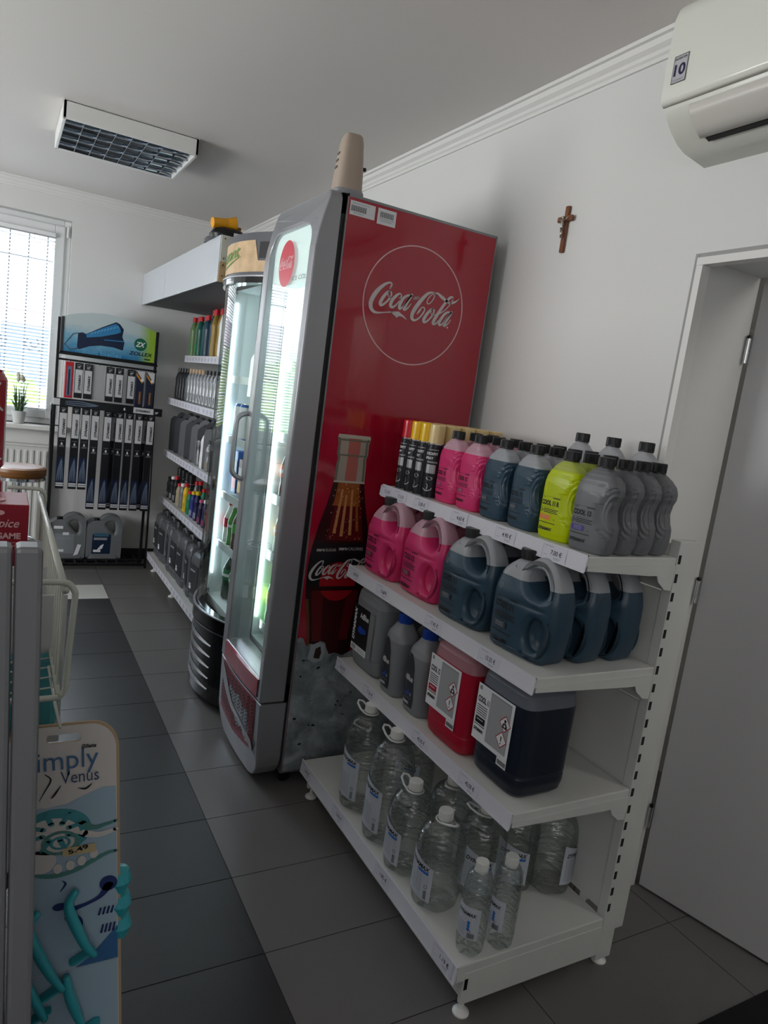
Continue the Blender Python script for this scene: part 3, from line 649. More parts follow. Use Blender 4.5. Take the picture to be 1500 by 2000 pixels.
# ---- 10 litre canisters
def canister(body, head, label, kind):
    root = thing('coolant_canister' if kind != 'ad' else 'fluid_canister', label, 'canister')
    w_, d_ = (0.097, 0.088)
    tab = [(0, w_-.014, w_-.014, d_-.014), (.012, w_-.004, w_-.004, d_-.004), (.035, w_, w_, d_), (.053, w_, w_, d_), (.056, w_-.002, w_-.002, d_-.002), (.059, w_, w_, d_), (.10, w_, w_, d_), (.232, w_+.002, w_+.002, d_+.001), (.262, w_-.002, w_-.002, d_-.002), (.280, w_-.014, w_-.014, d_-.014), (.289, w_-.04, w_-.04, d_-.04)]
    lv = 0.236 if kind != 'ad' else 0.238
    g = G(); loft(g, tab, body, 48, 0.003, 5.5, lambda z: head if z > lv else body); g.build('body', root)
    g = G(); g.box(-0.010, 0.010, -0.055, 0.03, 0.283, 0.306, head, 0.006); g.build('handle', root)
    g = G(); cap(g, (0, 0.052, 0.284), 0.023, 0.022, BCAP); g.build('cap', root)
    F = lambda u, v, h: (u, -d_-h-0.0012, v); g = G()
    if kind == 'ad':
        LB = mat('adblue_label_black', '#14161a', 0.45)
        g.rect(F, -0.085, 0.075, 0.028, 0.215, LB); g.rect(F, 0.028, 0.055, 0.062, 0.215, mat('label_grey_text', '#77797c', 0.6)); g.rect(F, -0.085, 0.052, 0.028, 0.075, PAPER)
        g.text(F, 'AdBlue', -0.040, 0.175, 0.027, PAPER, 0.0007, bold=0.02, width=0.062)
        g.text(F, 'DYNAMAX', -0.066, 0.088, 0.022, PAPER, 0.0007, bold=0.05, shear=0.2, rot=PI/2, width=0.115)
        g.poly(F, [(-0.048, 0.134), (-0.035, 0.147), (0.010, 0.142), (0.012, 0.130), (-0.020, 0.121), (-0.044, 0.124)], UCAP, 0.0007)
        for i in range(9): g.rect(F, -0.078+i*0.0035, 0.056, -0.0765+i*0.0035, 0.071, INK, 0.0007)
        for i in range(3): g.rect(F, -0.035, 0.057+i*0.005, 0.020, 0.0585+i*0.005, GREYINK, 0.0007)
        for i in range(24): g.rect(F, 0.032, 0.060+i*0.0063, 0.058, 0.0625+i*0.0063, GREYINK, 0.0007)
    else:
        u0 = -0.092; g.rect(F, u0, 0.082, 0.056, 0.232, PAPER); g.rect(F, u0+0.0555, 0.094, 0.046, 0.226, mat('label_fine_print', '#8f9194', 0.6), 0.0006); g.rect(F, 0.018, 0.062, 0.056, 0.083, PAPER)
        g.text(F, 'COOL 12' if kind == 'red' else 'COOL 11', u0+0.006, 0.185, 0.021, INK, 0.0009, bold=0.04, width=0.046)
        for v in (0.150, 0.156, 0.162, 0.168, 0.174): g.rect(F, u0+0.006, v, u0+0.048, v+0.0022, INK, 0.0009)
        g.rect(F, u0+0.006, 0.127, u0+0.046, 0.145, mat('accent_red', '#a81b35', 0.5) if kind == 'red' else INK, 0.0009)
        g.rect(F, u0+0.012, 0.137, u0+0.038, 0.139, PAPER, 0.0012)
        g.rect(F, u0+0.005, 0.1215, u0+0.047, 0.124, INK, 0.0009); g.text(F, 'DYNAMAX', u0+0.005, 0.106, 0.0115, INK, 0.0009, bold=0.06, shear=0.2, width=0.04)
        for i in range(30): g.rect(F, u0+0.058, 0.097+i*0.0042, 0.044, 0.0985+i*0.0042, mat('label_fine_line', '#b5b6b8', 0.6), 0.0008)
        g.rect(F, u0+0.006, 0.216, u0+0.016, 0.227, GREYINK, 0.0009)
        for i in range(11): g.rect(F, 0.022+i*0.003, 0.066, 0.0236+i*0.003, 0.078, INK, 0.0009)
        RD = mat('hazard_red', '#a5202f', 0.5)
        for cu, cv in ((0.030, 0.172), (0.024, 0.128)):
            for r, m_, h in ((0.0225, RD, 0.0010), (0.0192, PAPER, 0.0013)): g.poly(F, [(cu-r, cv), (cu, cv-r), (cu+r, cv), (cu, cv+r)], m_, h)
        g.ell(F, 0.030, 0.1795, 0.0042, 0.0042, INK, 0.0016, 12); g.poly(F, [(0.021, 0.160), (0.021, 0.168), (0.026, 0.1745), (0.034, 0.1745), (0.039, 0.168), (0.039, 0.160)], INK, 0.0016)
        g.poly(F, [(0.030+r*math.cos(PI/2+i*PI/5), 0.167+r*math.sin(PI/2+i*PI/5)) for i, r in enumerate([0.0055, 0.0022]*5)], PAPER, 0.0019)
        g.poly(F, [(0.0218, 0.137), (0.0225, 0.124), (0.0255, 0.124), (0.0262, 0.137)], INK, 0.0016); g.ell(F, 0.024, 0.1185, 0.0021, 0.0021, INK, 0.0016, 10)
    g.build('label', root); return root
# ---- 1.5 l AdBlue bottles
BA = [(0, .047, .047, .040), (.006, .052, .052, .045), (.05, .054, .054, .047), (.12, .053, .053, .047), (.175, .053, .053, .046), (.195, .048, .048, .042), (.225, .028, .028, .028), (.236, .020, .020, .020), (.243, .018, .018, .018)]
def adbottle(label):
    root = thing('fluid_bottle', label, 'fluid bottle')
    g = G(); loft(g, BA, ADW, 40, 0.004, 3.4, lambda z: ADT if z > 0.178 else ADW); g.build('body', root)
    g = G(); cap(g, (0, 0, 0.238), 0.024, 0.026, UCAP); g.build('cap', root)
    def F(u, v, h):
        L, R_, D = interp(BA, v)[:3]; q = min(0.999, abs(u)/L); return (u, -D*(1-q**3.4)**(1/3.4)-h-0.0003, v)
    g = G(); LB = mat('adblue_label_grey', '#2c2e33', 0.45)
    ed = [(0.020, 0.020), (0.024, 0.045), (0.020, 0.08), (0.015, 0.11), (0.012, 0.14), (0.002, 0.168), (-0.012, 0.182)]
    for (a, b), (c, d) in zip(ed, ed[1:]):
        n = 6; v = []
        for i in range(n+1):
            t = i/n; v += [F(-0.050+(a+0.050)*t, b, 0.0003), F(-0.050+(c+0.050)*t, d, 0.0003)]
        g.add(v, [(2*i, 2*i+2, 2*i+3, 2*i+1) for i in range(n)], LB)
    g.text(F, 'AdBlue', -0.046, 0.100, 0.024, PAPER, 0.0008, bold=0.02, width=0.056)
    g.poly(F, [(-0.045, 0.062), (-0.040, 0.076), (-0.022, 0.078), (-0.005, 0.070), (0.002, 0.058), (-0.020, 0.054), (-0.038, 0.055)], UCAP, 0.0008)
    g.rect(F, 0.003, 0.056, 0.011, 0.066, GREYINK, 0.0008); g.rect(F, -0.043, 0.046, 0.012, 0.0475, GREYINK, 0.0008, 3)
    g.text(F, 'DYNAMAX', -0.046, 0.028, 0.0115, PAPER, 0.0008, bold=0.05, shear=0.2, width=0.048)
    g.build('label', root); return root
# ---- spray cans
def spray(capm, label):
    root = thing('spray_can', label, 'spray can'); r = 0.0255
    KB = mat('can_black', '#26282c', 0.3, metal=0.3)
    g = G(); g.lathe([(r-.003, 0), (r, .003), (r, .168), (r-.001, .172)], (0, 0, 0), KB, 32, lambda z: CHROME if z < .002 else KB); g.lathe([(r, .172), (r, .1755), (r-.004, .180)], (0, 0, 0), CHROME, 32); g.build('body', root)
    g = G(); g.lathe([(r-.0005, .176), (r-.001, .232), (r-.003, .2355), (.0001, .2355)], (0, 0, 0), capm, 32); g.build('cap', root)
    def F(u, v, h): a = u/r; return ((r+h+.0002)*math.sin(a), -(r+h+.0002)*math.cos(a), v)
    g = G(); LG = mat('can_label_light', '#a9abae', 0.35, metal=0.3)
    g.rect(F, -0.010, 0.080, 0.022, 0.108, LG, 0.0004, 6)
    for v in (0.114, 0.117, 0.155): g.rect(F, -0.010, v, 0.026, v+0.001, PAPER, 0.0004, 6)
    g.text(F, 'COCKPIT', -0.020, 0.139, 0.011, PAPER, 0.0005, bold=0.03, width=0.044); g.text(F, 'SPRAY', -0.020, 0.125, 0.011, PAPER, 0.0005, bold=0.03, width=0.031)
    g.text(F, 'DYNAMAX', -0.028, 0.060, 0.0135, PAPER, 0.0005, bold=0.05, shear=0.2, rot=PI/2, width=0.105)
    g.stroke(F, [(-0.012, 0.030, 0.003), (0.0, 0.024, 0.004), (0.014, 0.028, 0.003), (0.018, 0.034, 0.002)], LG, 0.0004)
    g.stroke(F, [(0.002, 0.030, 0.004), (0.004, 0.040, 0.003), (0.0, 0.046, 0.002)], LG, 0.0005); g.ell(F, 0.006, 0.064, 0.011, 0.006, LG, 0.0004, 16)
    g.build('label', root); return root
# ---- demineralised water
PET = clear('clear_pet_water', (0.94, 0.965, 0.955), 0.03, 1.5, refr=0.30, bump=0.7, bscale=34, boost=0.06)
def wbottle(r, H, label, handle=True):
    root = thing('water_bottle', label, 'water bottle')
    hs = H-0.075; prof = [(0.001, 0.006), (r*0.55, 0.004), (r*0.80, 0.0), (r*0.92, 0.008), (r*0.97, 0.03)]
    n = 26; zb = H*0.20
    for i in range(n): 
        z = 0.035+(H*0.60-0.035)*i/n
        prof.append((r*(1-0.030*(0.5+0.5*math.cos(z*2*PI/0.021)) if (z < H*0.22 or z > H*0.52) else r and 0.972*1.0) if 0 else r*(0.972+0.020*math.cos(z*2*PI/0.019)*(1 if (z < H*0.22 or z > H*0.50) else 0.15)), z))
    for q in range(1, 9):
        a = q/8*PI/2; prof.append((0.019+(r*0.98-0.019)*math.cos(a)**0.9, H*0.60+(H*0.30)*math.sin(a)))
    prof += [(0.0165, H*0.915), (0.0165, H-0.02)]
    g = G(); g.lathe(prof, (0, 0, 0), PET, 44); b = g.build('body', root)
    me = b.data
    for v in me.vertices:   # moulded star foot
        if v.co.z < 0.03 and math.hypot(v.co.x, v.co.y) > r*0.5:
            a = math.atan2(v.co.y, v.co.x); v.co.z += 0.005*(0.5+0.5*math.cos(5*a))*(1-v.co.z/0.03)
    g = G(); cap(g, (0, 0, H-0.021), 0.0205 if r > 0.05 else 0.0165, 0.021, mat('white_cap', '#dcdcda', 0.4)); g.build('cap', root)
    if handle:
        g = G(); hp = [(-0.024*math.cos(a), -0.024*math.sin(a), H-0.028) for a in [PI*q/10 for q in range(-10, 11)]]
        g.tube(hp, 0.0028, mat('white_handle', '#d5d7d6', 0.4), 6)
        g.tube([(-0.012, -0.021, H-0.028), (-0.030, -0.018, H-0.024), (-0.050, -0.012, H-0.014), (-0.058, 0.0, H-0.010), (-0.050, 0.012, H-0.012), (-0.026, 0.014, H-0.024), (-0.012, 0.020, H-0.028)], 0.0034, mat('white_handle', '#d5d7d6'), 6)
        g.build('handle', root)
    R = r*0.985
    def F(u, v, h): a = u/R; return ((R+h)*math.sin(a), -(R+h)*math.cos(a), v)
    g = G(); LBM = mat('water_label', '#bcc1cc', 0.5); BL = mat('label_blue', '#2f6fc0', 0.5)
    if handle:
        z0, z1 = H*0.12, H*0.56; u0, u1 = -0.062, 0.034
        n = 10; v = []
        for i in range(n+1):
            t = i/n; u = u0+(u1-u0)*t; dz = -0.020*t; v += [F(u, z0+dz*0.6+0.012, 0.0008), F(u, z1+dz+0.014*(1-t), 0.0008)]
        g.add(v, [(2*i, 2*i+2, 2*i+3, 2*i+1) for i in range(n)], LBM)
        g.text(F, 'DYNAMAX', -0.052, z1-0.022, 0.016, INK, 0.0014, bold=0.03, shear=0.2, rot=-0.12, width=0.076)
        for i in range(4): g.ell(F, -0.008+i*0.0085, z1-0.034-i*0.0008, 0.0052, 0.0042, BL, 0.0014, 12)
        for i in range(11): g.rect(F, -0.052, z0+0.022+i*0.006, 0.004, z0+0.0235+i*0.006, GREYINK, 0.0014, 3)
        for i in range(8): g.rect(F, 0.014, z0+0.008+i*0.003, 0.023, z0+0.0095+i*0.003, INK, 0.0014)
        g.ell(F, 0.018, z0+0.042, 0.005, 0.005, INK, 0.0014, 12, 0.001)
    else:
        g.rect(F, -0.030, H*0.22, 0.036, H*0.56, LBM, 0.0006, 10)
        g.text(F, 'DYNAMAX', -0.026, H*0.47, 0.012, INK, 0.0012, bold=0.03, shear=0.2, width=0.052)
        for i in range(3): g.ell(F, 0.010, H*0.40-i*0.0085, 0.004, 0.0045, BL, 0.0012, 12)
        for i in range(6): g.rect(F, -0.026, H*0.25+i*0.006, 0.004, H*0.256+i*0.006, GREYINK, 0.0012, 3)
        for i in range(8): g.rect(F, 0.010+i*0.0022, H*0.235, 0.0112+i*0.0022, H*0.29, INK, 0.0012)
        g.text(F, '1L', 0.012, H*0.30, 0.009, INK, 0.0012)
    g.build('label', root); return root
# ================================================================ STOCK THE NEAR UNIT
FR = -PI/2   # fronts face the aisle
# top shelf
Z1 = 1.1555
t = bottle1('g', GRY, GRY, 9, mat('accent_violet', '#4b3a8c', 0.5), TXK, 'COOL 13', 'grey COOL 13 coolant bottle at the near front corner of the top shelf', 'coolant bottle')
for i, x in enumerate((1.246, 1.312, 1.376, 1.436)):
    place(t, i == 0, (x, 1.182+i*0.003, Z1), FR+0.20, ['grey COOL 13 coolant bottle at the front corner of the top shelf, its label in view', 'second grey coolant bottle from the front in the row of four on the top shelf', 'third grey coolant bottle from the front in the row of four on the top shelf', 'rearmost grey coolant bottle in the row of four on the top shelf'][i], 'grey coolant bottles on the top shelf')
t = bottle1('y', YEL, YELT, 0.176, mat('accent_orange', '#f08428', 0.5), TXK, 'COOL 11 R', 'yellow bottle', 'coolant bottle')
for i, x in enumerate((1.250, 1.316, 1.382)):
    place(t, i == 0, (x, 1.300, Z1), FR+0.12, ['bright yellow COOL 11 R coolant bottle at the front of the top shelf', 'yellow coolant bottle directly behind the front yellow bottle', 'third yellow coolant bottle back, only its black cap and shoulder showing'][i], 'yellow coolant bottles on the top shelf')
t = bottle1('b', BLUE, BLUET, 0.166, mat('accent_slate', '#2d3945', 0.5), TXK, 'COOL 11', 'blue bottle', 'coolant bottle')
k = 0
for j, y in enumerate((1.432, 1.562)):
    for i, x in enumerate((1.252, 1.318, 1.384, 1.448)):
        w_ = ['right-hand', 'left-hand'][j]
        place(t, k == 0, (x, y, Z1), FR, ['one-litre blue COOL 11 bottle at the front of the %s blue row' % w_, 'blue coolant bottle second from the front in the %s blue row of the top shelf' % w_, 'blue bottle third from the front in the %s blue row, cap showing' % w_, 'blue bottle at the back of the %s blue row, barely showing' % w_][i], 'small blue coolant bottles on the top shelf'); k += 1
t = bottle1('p', PINK, PINKT, 0.166, mat('accent_magenta', '#a0205a', 0.5), TXK, 'COOL 12', 'pink bottle', 'coolant bottle')
k = 0
for j, y in enumerate((1.690, 1.808)):
    for i, x in enumerate((1.256, 1.322, 1.388)):
        w_ = ['right-hand', 'left-hand'][j]
        place(t, k == 0, (x, y, Z1), FR, ['one-litre pink COOL 12 bottle at the front of the %s pink row' % w_, 'pink coolant bottle second from the front in the %s pink row of the top shelf' % w_, 'pink coolant bottle at the back of the %s pink row, cap showing' % w_][i], 'small pink coolant bottles on the top shelf'); k += 1
# three taller milky bottles at the back
BT = [(a*1.225, b, c, d) for a, b, c, d in B1]
t = thing('milky_bottle', 'x', 'fluid bottle')
g = G(); loft(g, [(a*1.225, b*.98, c*.98, d) for a, b, c, d in B1], WHT, 40, 0.005, 2.6); g.build('body', t)
g = G(); cap(g, (0, 0, 0.250), 0.0198, 0.0215, BCAP); g.build('cap', t)
for i, y in enumerate((1.262, 1.375, 1.492)):
    place(t, i == 0, (1.462, y, Z1), FR, 'tall milky white bottle against the wall, %s' % ['the one beside the doorway', 'between the two others', 'the one behind the blue bottles'][i], 'milky white bottles at the back of the top shelf')
# spray cans
CR = mat('cap_red', '#c41227', 0.25, coat=0.3); CY = mat('cap_yellow', '#e8b800', 0.25, coat=0.3); CB = mat('cap_cream', '#dcc48c', 0.3, coat=0.3)
t = spray(CR, 'black cockpit spray can with a red cap at the end of the top shelf'); t.location = (1.226, 2.056, Z1); t.rotation_euler = (0, 0, FR-0.15)
t['group'] = 'spray cans on the top shelf'
t = spray(CY, 'x')
place(t, True, (1.226, 1.998, Z1), FR-0.15, 'yellow capped cockpit spray can standing beside the red capped one', 'spray cans on the top shelf'); place(t, False, (1.226, 1.941, Z1), FR-0.1, 'yellow capped cockpit spray can beside the cream capped one', 'spray cans on the top shelf')
t = spray(CB, 'x'); k = 0
for i, x in enumerate((1.227, 1.284, 1.341, 1.398, 1.455)):
    for j, y in enumerate((1.886, 1.941, 1.998, 2.056)):
        if i == 0 and j > 0: continue
        lab = 'cream capped spray can at the front beside the pink bottles' if k == 0 else 'cream capped spray can in the %s row back, %s from the pink bottles' % (ORD[i], ORD[j])
        place(t, k == 0, (x, y, Z1), FR+(0.5 if k == 0 else 0.0), lab, 'spray cans on the top shelf'); k += 1
# second shelf: 5 l jugs
Z2 = 0.8675
t = jug5(BLUE, BLUET, TXK, 'COOL 11', 'x')
J = [(1.186, 1.262, 'large blue COOL 11 jug at the near end of the second shelf, front one'), (1.300, 1.257, 'blue five-litre jug behind the front one at the near end'), (1.412, 1.255, 'rearmost blue five-litre jug against the back panel at the near end'), (1.178, 1.500, 'large blue COOL 11 jug beside the pink jugs, front of its row'), (1.300, 1.502, 'blue jug standing behind the one beside the pink jugs')]
for i, (x, y, l) in enumerate(J): place(t, i == 0, (x, y+0.016, Z2), FR+(0.10 if i < 3 else 0.07), l, 'blue coolant jugs on the second shelf')
t = jug5(PINK, PINKT, TXK, 'COOL 12', 'x')
J = [(1.182, 1.735, 'large pink COOL 12 jug between the blue jug and the other pink jug'), (1.172, 1.968, 'large pink COOL 12 jug at the fridge end of the second shelf'), (1.306, 1.735, 'pink jug hidden behind the pink jug that stands beside the blue one'), (1.296, 1.968, 'pink jug hidden behind the pink jug at the fridge end')]
for i, (x, y, l) in enumerate(J): place(t, i == 0, (x, y+0.016, Z2), FR+0.03, l, 'pink coolant jugs on the second shelf')
# third shelf
Z3 = 0.5275
t = canister(DBL, DBLT, 'large dark blue COOL 11 canister with hazard label on the third shelf', 'blue'); t.location = (1.214, 1.268, Z3); t.rotation_euler = (0, 0, FR)
t = canister(RED_, REDT, 'large red COOL 12 canister with hazard label on the third shelf', 'red'); t.location = (1.200, 1.478, Z3); t.rotation_euler = (0, 0, FR)
t = canister(ADW, ADT, 'large grey AdBlue canister with black label at the far end of the third shelf', 'ad'); t.location = (1.208, 1.995, Z3); t.rotation_euler = (0, 0, FR)
t = adbottle('x')
for i, (x, y, l) in enumerate(((1.164, 1.667, 'AdBlue bottle with blue cap standing next to the red canister'), (1.162, 1.812, 'AdBlue bottle with blue cap standing next to the grey canister'), (1.262, 1.690, 'AdBlue bottle behind the one next to the red canister'), (1.262, 1.800, 'AdBlue bottle behind the one next to the grey canister'))):
    place(t, i == 0, (x, y, Z3), FR, l, 'blue capped bottles on the third shelf')
# bottom shelf
Z4 = 0.1455
t = wbottle(0.070, 0.345, 'x')
for i, (x, y, rz, l) in enumerate(((1.078, 1.640, 0.0, 'tall clear water bottle second from the fridge on the bottom shelf'), (1.082, 1.815, 0.1, 'tall clear water bottle nearest the fridge on the bottom shelf'), (1.24, 1.76, 0.5, 'tall clear water bottle in the back row behind the two tall front ones'), (1.38, 1.60, 0.4, 'tall clear water bottle farthest back on the bottom shelf'))):
    place(t, i == 0, (x, y, Z4), FR+rz+0.25, l, 'clear water bottles on the bottom shelf')
t = wbottle(0.067, 0.262, 'x')
for i, (x, y, rz, l) in enumerate(((1.078, 1.352, 0.0, 'front water bottle with its white handle turned towards the back'), (1.073, 1.500, -0.1, 'clear water bottle just left of the one with its handle turned back'), (1.200, 1.492, 2.0, 'short water bottle in the back row with its handle raised at the far side'), (1.212, 1.345, 0.8, 'water bottle behind the front one, its cap under the shelf edge'), (1.330, 1.345, 0.8, 'water bottle in the third row from the front, half in shade'), (1.432, 1.300, 2.0, 'pale green water bottle against the back panel'))):
    q = place(t, i == 0, (x, y, Z4), FR+rz+0.25, l, 'clear water bottles on the bottom shelf')
    if i == 0: FRONTB = q
bpy.context.view_layer.update()
for c in kids(FRONTB):
    if c.name.startswith('handle'): c.rotation_euler = (0, 0, 2.75)
t = wbottle(0.0365, 0.240, 'x', False)
place(t, True, (1.068, 1.172, Z4), FR+0.3, 'one-litre clear water bottle nearest the front corner of the bottom shelf', 'small water bottles on the bottom shelf'); place(t, False, (1.155, 1.165, Z4), FR-0.1, 'one-litre clear water bottle behind the corner one', 'small water bottles on the bottom shelf')
# ================================================================ COLA FRIDGE
LREP = [(' COOL 13', ''), (' COOL 11 R', ''), (' COOL 11', ''), (' COOL 12', ''), (', its label in view', ', foremost of four'), ('grey AdBlue', 'grey fluid'), ('AdBlue bottle', 'grey plastic bottle'),
 ('right-hand blue row', 'row next to the yellow bottles'), ('left-hand blue row', 'row next to the pink bottles'), ('right-hand pink row', 'row next to the blue bottles'), ('left-hand pink row', 'row next to the spray cans'),
 (' of the top shelf', ''), (' on the top shelf, cap', ', cap'), (' in the blue row', ' in the row'), ('at the back of the blue row', 'at the back of the row'), (' in the pink row', ' in the row'), (' under the wiper stand, right one', ' under the wiper stand'), (' under the wiper stand, left one', ' under the wiper stand'), ('dark bottle with orange label on the middle shelf of', 'dark bottle with orange label halfway up'), ('pale bottle with golden label on the lower shelf of', 'pale bottle with golden label low down in'),
 ('lime label at the bottom of the cola fridge', 'lime label low in the red fridge'), (' in the cola fridge', ' in the red fridge'), (' the cola fridge', ' the red fridge'), (' cola fridge', ' red fridge'),
 ('pale bottle with red label at the left end of the lower shelf of the black fridge', 'pale bottle with red label on the lower shelf of the black fridge'),
 ('blue and white can on the upper shelf of the black fridge', 'blue and white can high in the black fridge'), ('from its left side', 'from its window side'),
 ('on the shelf below the red capped bottles', 'one shelf below the red caps'), ('from the left in the front row of the second far shelf', 'from the window in the front additive row'), ('from the left in the back row of the second far shelf', 'from the window in the rear additive row'),
 ('from the left', 'from the window'), (' nearest the fridge', ' next to the fridge'), ('clear water bottle just left of the one with its handle turned back', 'short front water bottle between the tall ones and the one with its handle turned back'),
 ('nearest the door', 'beside the doorway'), ('farthest from the door', 'next to the blue row'), ('tall clear water bottle farthest back on', 'tall clear water bottle against the back panel of'), ('water bottle nearest the front corner', 'water bottle at the front corner'),
 ('grey metal checkout display unit at the left edge with wire basket', 'grey metal checkout display unit with a cream wire basket'), ('upper red drink can lettered FIFA WORLD CUP at the left edge', 'upper of two stacked red drink cans with white ribbon print'), ('lower red drink can stacked under the lettered one', 'lower of two stacked red drink cans behind the gift box'),
 ('razors and Simply Venus lettering', 'razors and blue lettering'), ('gift set lettered Old Spice on', 'gift set with pale script lettering on'), ('at the left end of the third far shelf', 'at the window end of the third far shelf'), ('at the left of the upper row', 'at the window end of the upper row'),
 ('right one', 'the one with a navy label'), ('left one', 'the one with a pale front'), ('from the right of the upper row', 'from the shelf end of the upper row'), ('nearer of the two fridges', 'standing beside the coolant shelf'), ('farther of the two fridges', 'standing behind the red fridge'), ('nearest the black fridge', 'beside the black fridge')]
LOGO = [[-0.519,0.216,0.034,-0.504,0.254,0.031,-0.497,0.283,0.028,-0.521,0.3,0.031,-0.565,0.294,0.034,-0.639,0.249,0.048,-0.728,0.163,0.067,-0.806,0.05,0.078,-0.853,-0.071,0.078,-0.839,-0.167,0.07,-0.78,-0.219,0.05,-0.699,-0.227,0.031,-0.571,-0.201,0.02,-0.427,-0.17,0.022],[-0.516,0.166,0.025,-0.569,0.131,0.042,-0.63,0.045,0.056,-0.674,-0.05,0.059,-0.661,-0.092,0.05,-0.605,-0.069,0.036,-0.529,0.014,0.034,-0.483,0.098,0.031,-0.491,0.152,0.025,-0.534,0.144,0.02,-0.55,0.098,0.017,-0.515,0.066,0.014,-0.463,0.064,0.014],[-0.309,0.086,0.034,-0.287,0.111,0.034,-0.287,0.14,0.022,-0.321,0.159,0.022,-0.381,0.116,0.048,-0.45,0.028,0.056,-0.473,-0.064,0.059,-0.432,-0.088,0.045,-0.371,-0.046,0.028,-0.31,0.041,0.02],[-0.086,0.165,0.028,-0.161,0.157,0.036,-0.242,0.092,0.05,-0.293,-0.019,0.059,-0.29,-0.082,0.048,-0.241,-0.06,0.028,-0.173,0.041,0.025,-0.1,0.156,0.028],[-0.081,0.179,0.048,-0.145,0.059,0.053,-0.202,-0.066,0.056,-0.176,-0.087,0.036,-0.116,-0.032,0.022,-0.073,0.034,0.014],[-0.026,0.129,0.045,0.039,0.156,0.045],[0.376,0.294,0.017,0.328,0.3,0.022,0.239,0.264,0.048,0.146,0.163,0.064,0.046,0.017,0.073,-0.018,-0.111,0.07,-0.019,-0.201,0.062,0.04,-0.23,0.036,0.124,-0.176,0.028,0.188,-0.087,0.028,0.216,-0.018,0.025,0.194,0.017,0.022,0.149,0.003,0.02,0.106,-0.063,0.036,0.069,-0.121,0.011],[0.37,0.282,0.02,0.319,0.26,0.017,0.26,0.184,0.017,0.24,0.116,0.017,0.271,0.093,0.017,0.325,0.131,0.017,0.373,0.218,0.02,0.375,0.281,0.02],[0.376,0.294,0.02,0.439,0.302,0.034,0.526,0.26,0.056,0.613,0.223,0.053,0.701,0.187,0.034,0.78,0.201,0.039,0.854,0.248,0.022,0.907,0.301,0.006],[0.389,0.033,0.025,0.325,-0.011,0.042,0.261,-0.101,0.059,0.221,-0.192,0.059,0.243,-0.228,0.042,0.314,-0.183,0.034,0.392,-0.078,0.034,0.41,0.004,0.031,0.368,0.016,0.02,0.347,-0.047,0.017,0.4,-0.077,0.014,0.452,-0.054,0.014],[0.777,0.266,0.025,0.763,0.297,0.025,0.709,0.28,0.042,0.622,0.173,0.05,0.534,0.026,0.056,0.449,-0.133,0.062,0.423,-0.217,0.056,0.479,-0.214,0.034,0.532,-0.146,0.02],[0.777,0.266,0.02,0.735,0.18,0.02,0.642,0.058,0.017,0.543,-0.025,0.017],[0.778,0.029,0.028,0.697,0.021,0.034,0.626,-0.037,0.048,0.558,-0.154,0.056,0.552,-0.215,0.048,0.607,-0.206,0.028,0.685,-0.093,0.025,0.762,0.026,0.028],[0.785,0.037,0.042,0.717,-0.088,0.05,0.655,-0.204,0.053,0.675,-0.221,0.034,0.739,-0.17,0.02,0.784,-0.096,0.014]]
TAIL = [(-0.443, -0.162), (-0.296, -0.14), (-0.181, -0.197), (-0.114, -0.252), (-0.225, -0.211), (-0.285, -0.215), (-0.324, -0.253), (-0.351, -0.226), (-0.44, -0.184)]

def logo(g, F, cu, cv, s, m, h=0.0006, slant=0.0):
    k = (lambda u, v: (cu+u*s, cv+(v+slant*u)*s))
    for st in LOGO:
        P = [(*k(st[i], st[i+1]), st[i+2]*s) for i in range(0, len(st), 3)]
        g.stroke(F, P, m, h)
    g.poly(F, [k(u, v) for u, v in TAIL], m, h)
FX0, FX1, FY0, FY1 = 0.960, 1.566, 2.200, 2.700
fr = thing('drinks_fridge', 'tall red and silver fridge with a flat glass door beside the coolant shelf', 'fridge', ((FX0+FX1)/2, 2.45, 0))
REDP = mat('fridge_red_wrap', '#a3122b', 0.14, coat=0.5); GM = mat('fridge_grey_metal', '#6d6e76', 0.35, metal=0.3); INW = mat('fridge_liner_white', '#dfe9e8', 0.45)
g = G()
g.box(FX0, FX1, FY0, FY0+0.022, 0.05, 2.085, GM, 0.002); g.box(FX0, FX1, FY1-0.022, FY1, 0.05, 2.085, GM); g.box(FX1-0.022, FX1, FY0, FY1, 0.05, 2.085, GM)
g.box(FX0, FX1, FY0, FY1, 2.03, 2.085, GM, 0.002); g.box(FX0, FX1-0.002, FY0+0.001, FY1-0.001, 0.05, 0.37, GM)
g.build('cabinet', fr, True)
g = G(); iy0, iy1 = FY0+0.023, FY1-0.023
g.box(FX0, 1.542, iy0, iy0+0.016, 0.371, 2.029, INW); g.box(FX0, 1.542, iy1-0.016, iy1, 0.371, 2.029, INW); g.box(1.50, 1.543, iy0, iy1, 0.371, 2.029, INW); g.box(FX0, 1.54, iy0, iy1, 0.371, 0.42, INW); g.box(FX0, 1.54, iy0, iy1, 1.99, 2.029, INW)
SH_ = mat('liner_slot_shade', '#9fb0b0', 0.5)
for j in range(34):
    z = 0.52+j*0.041
    for x in (1.03, 1.09, 1.15, 1.21, 1.27, 1.33, 1.39): g.box(x, x+0.022, iy1-0.0168, iy1-0.0158, z, z+0.006, SH_)
g.build('liner', fr, True)
